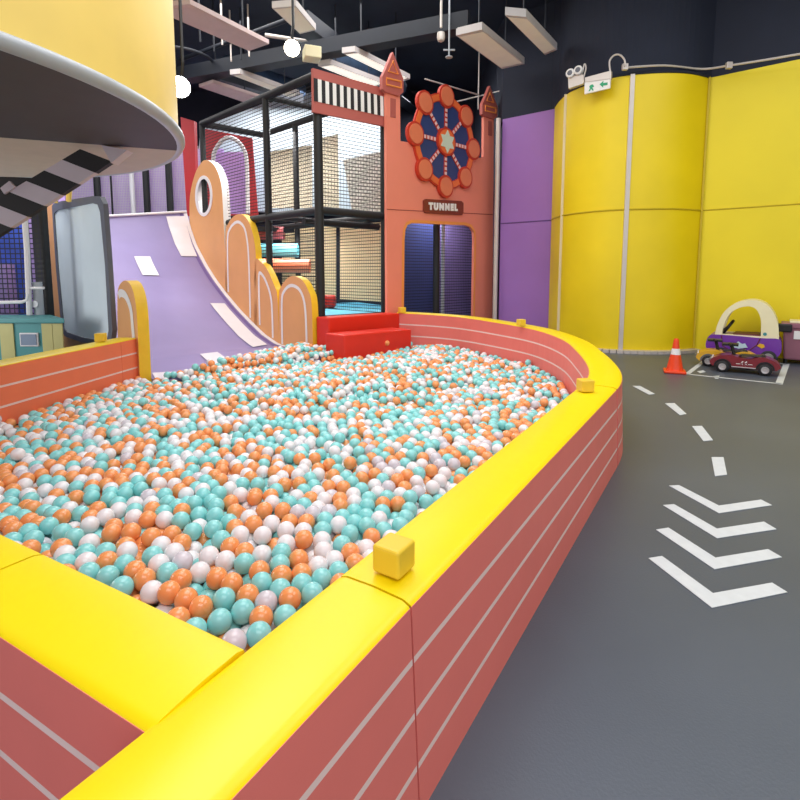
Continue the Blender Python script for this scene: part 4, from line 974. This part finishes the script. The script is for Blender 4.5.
# one stray orange ball by the red steps
sb = bpy.data.objects.new('play_ball', mesh[1]); COL.objects.link(sb); sp0 = PY(387, 343, 6.79); sb.location = sp0
tag(sb, 'single orange play ball raised against the face of red lower step', 'ball')
bigset = set(int(i) for i in big)
V = []; Fc = []; MI = []; base = 0
tpl = {}
for sub in (2, 3):
    bm = ico(sub, RB); bm.verts.ensure_lookup_table(); tpl[sub] = (np.array([v.co[:] for v in bm.verts]), np.array([[v.index for v in f.verts] for f in bm.faces])); bm.free()
for i in range(len(X)):
    if i in bigset: continue
    v, fc = tpl[3 if dist[i] < 4.2 else 2]
    V.append(v + X[i]); Fc.append(fc + base); MI.append(np.full(len(fc), kind[i], np.int32)); base += len(v)
V = np.vstack(V); Fc = np.vstack(Fc); MI = np.concatenate(MI)
org = np.array([-.6, 4.2, 0.]); V = V - org
me = bpy.data.meshes.new('play_balls'); me.vertices.add(len(V)); me.vertices.foreach_set('co', V.astype(np.float32).ravel())
me.loops.add(Fc.size); me.loops.foreach_set('vertex_index', Fc.astype(np.int32).ravel())
me.polygons.add(len(Fc)); me.polygons.foreach_set('loop_start', np.arange(0, Fc.size, 3, dtype=np.int32)); 
for k in MK: me.materials.append(M[k])
me.polygons.foreach_set('material_index', MI); me.polygons.foreach_set('use_smooth', np.ones(len(Fc), bool)); me.update(calc_edges=True); me.validate()
bo_ = bpy.data.objects.new('play_balls', me); COL.objects.link(bo_); bo_.location = org
tag(bo_, 'mass of small aqua, orange, white and clear balls filling the rest of pit', 'balls'); bo_['kind'] = 'stuff'
print('balls', len(X), 'area', A_, 'visible big', len(big), 'z mean', X[:, 2].mean(), 'top', np.percentile(X[:, 2], 98))

# ================================================================== LIGHT AND CAMERA
def area(name, loc, sx, sy, e, col=(1, 1, 1), rot=(0, 0, 0)):
    l = bpy.data.lights.new(name, 'AREA'); l.shape = 'RECTANGLE'; l.size = sx; l.size_y = sy; l.energy = e; l.color = col
    o = bpy.data.objects.new(name, l); COL.objects.link(o); o.location = loc; o.rotation_euler = rot; return o
LE = .80
area('hall_light', (-.6, 3.6, 5.2), 3.5, 4, 260 * LE, (.97, .98, 1))
area('hall_light', (3.6, 3.2, 5.2), 2.5, 4, 150 * LE, (.97, .98, 1))
area('hall_light', (-1.5, 8.0, 5.2), 5, 2, 190 * LE, (1, .98, .96))
area('hall_light', (0.5, -1.5, 5.0), 5, 2.5, 200 * LE, (.97, .98, 1))
area('hall_light', (-6.0, 8.6, 4.6), 3, 4, 170 * LE, (1, .98, 1))
area('hall_light', (-1.6, 11.2, 4.9), 4, 1.2, 260 * LE, (1, .98, 1))  # extra lamp added to brighten the pale board behind the cage
area('left_fill', (-6.3, 4.0, 1.0), 1.6, 1.2, 62, (1, .97, .94), (math.radians(115), 0, math.radians(-78)))  # added fill lamp out of view; brightens soffit, mirror, counter and brace
area('counter_fill', (-5.0, 6.9, 3.0), 1.5, 1.0, 40, (1, .98, .96))  # added fill, no real fixture; brightens the counter and net corner
area('cage_fill', tuple(kp(.6, 2.2, TOPZ - .15)), .8, .8, 60, (1, .98, .95))  # invented lamp, lifts the dark upper storey of the cage
area('cage_fill', tuple(kp(.7, 1.6, MIDZ - .18)), .8, .8, 30, (1, .97, .92))  # likewise added, brightens the lower storey
area('doorway_fill', tuple(onF((440, 200), -.75)), .8, .3, 46, (.95, .95, 1))  # made-up lamp behind the facade to brighten the doorway screens
w = bpy.data.worlds.new('world'); SC.world = w; w.use_nodes = True
w.node_tree.nodes['Background'].inputs[0].default_value = (.95, .97, 1, 1); w.node_tree.nodes['Background'].inputs[1].default_value = 1.15
cam = bpy.data.cameras.new('camera'); co_ = bpy.data.objects.new('camera', cam); COL.objects.link(co_)
co_.location = (0, 0, H); co_.rotation_euler = (math.pi / 2 - TH, 0, 0); cam.sensor_width = 36; cam.lens = 36 * F / 800; cam.shift_x = 0; cam.shift_y = -(400 - CY) / 800; cam.clip_start = .02
SC.camera = co_
SC.view_settings.view_transform = 'Standard'; SC.view_settings.look = 'None'; SC.view_settings.exposure = 0.0
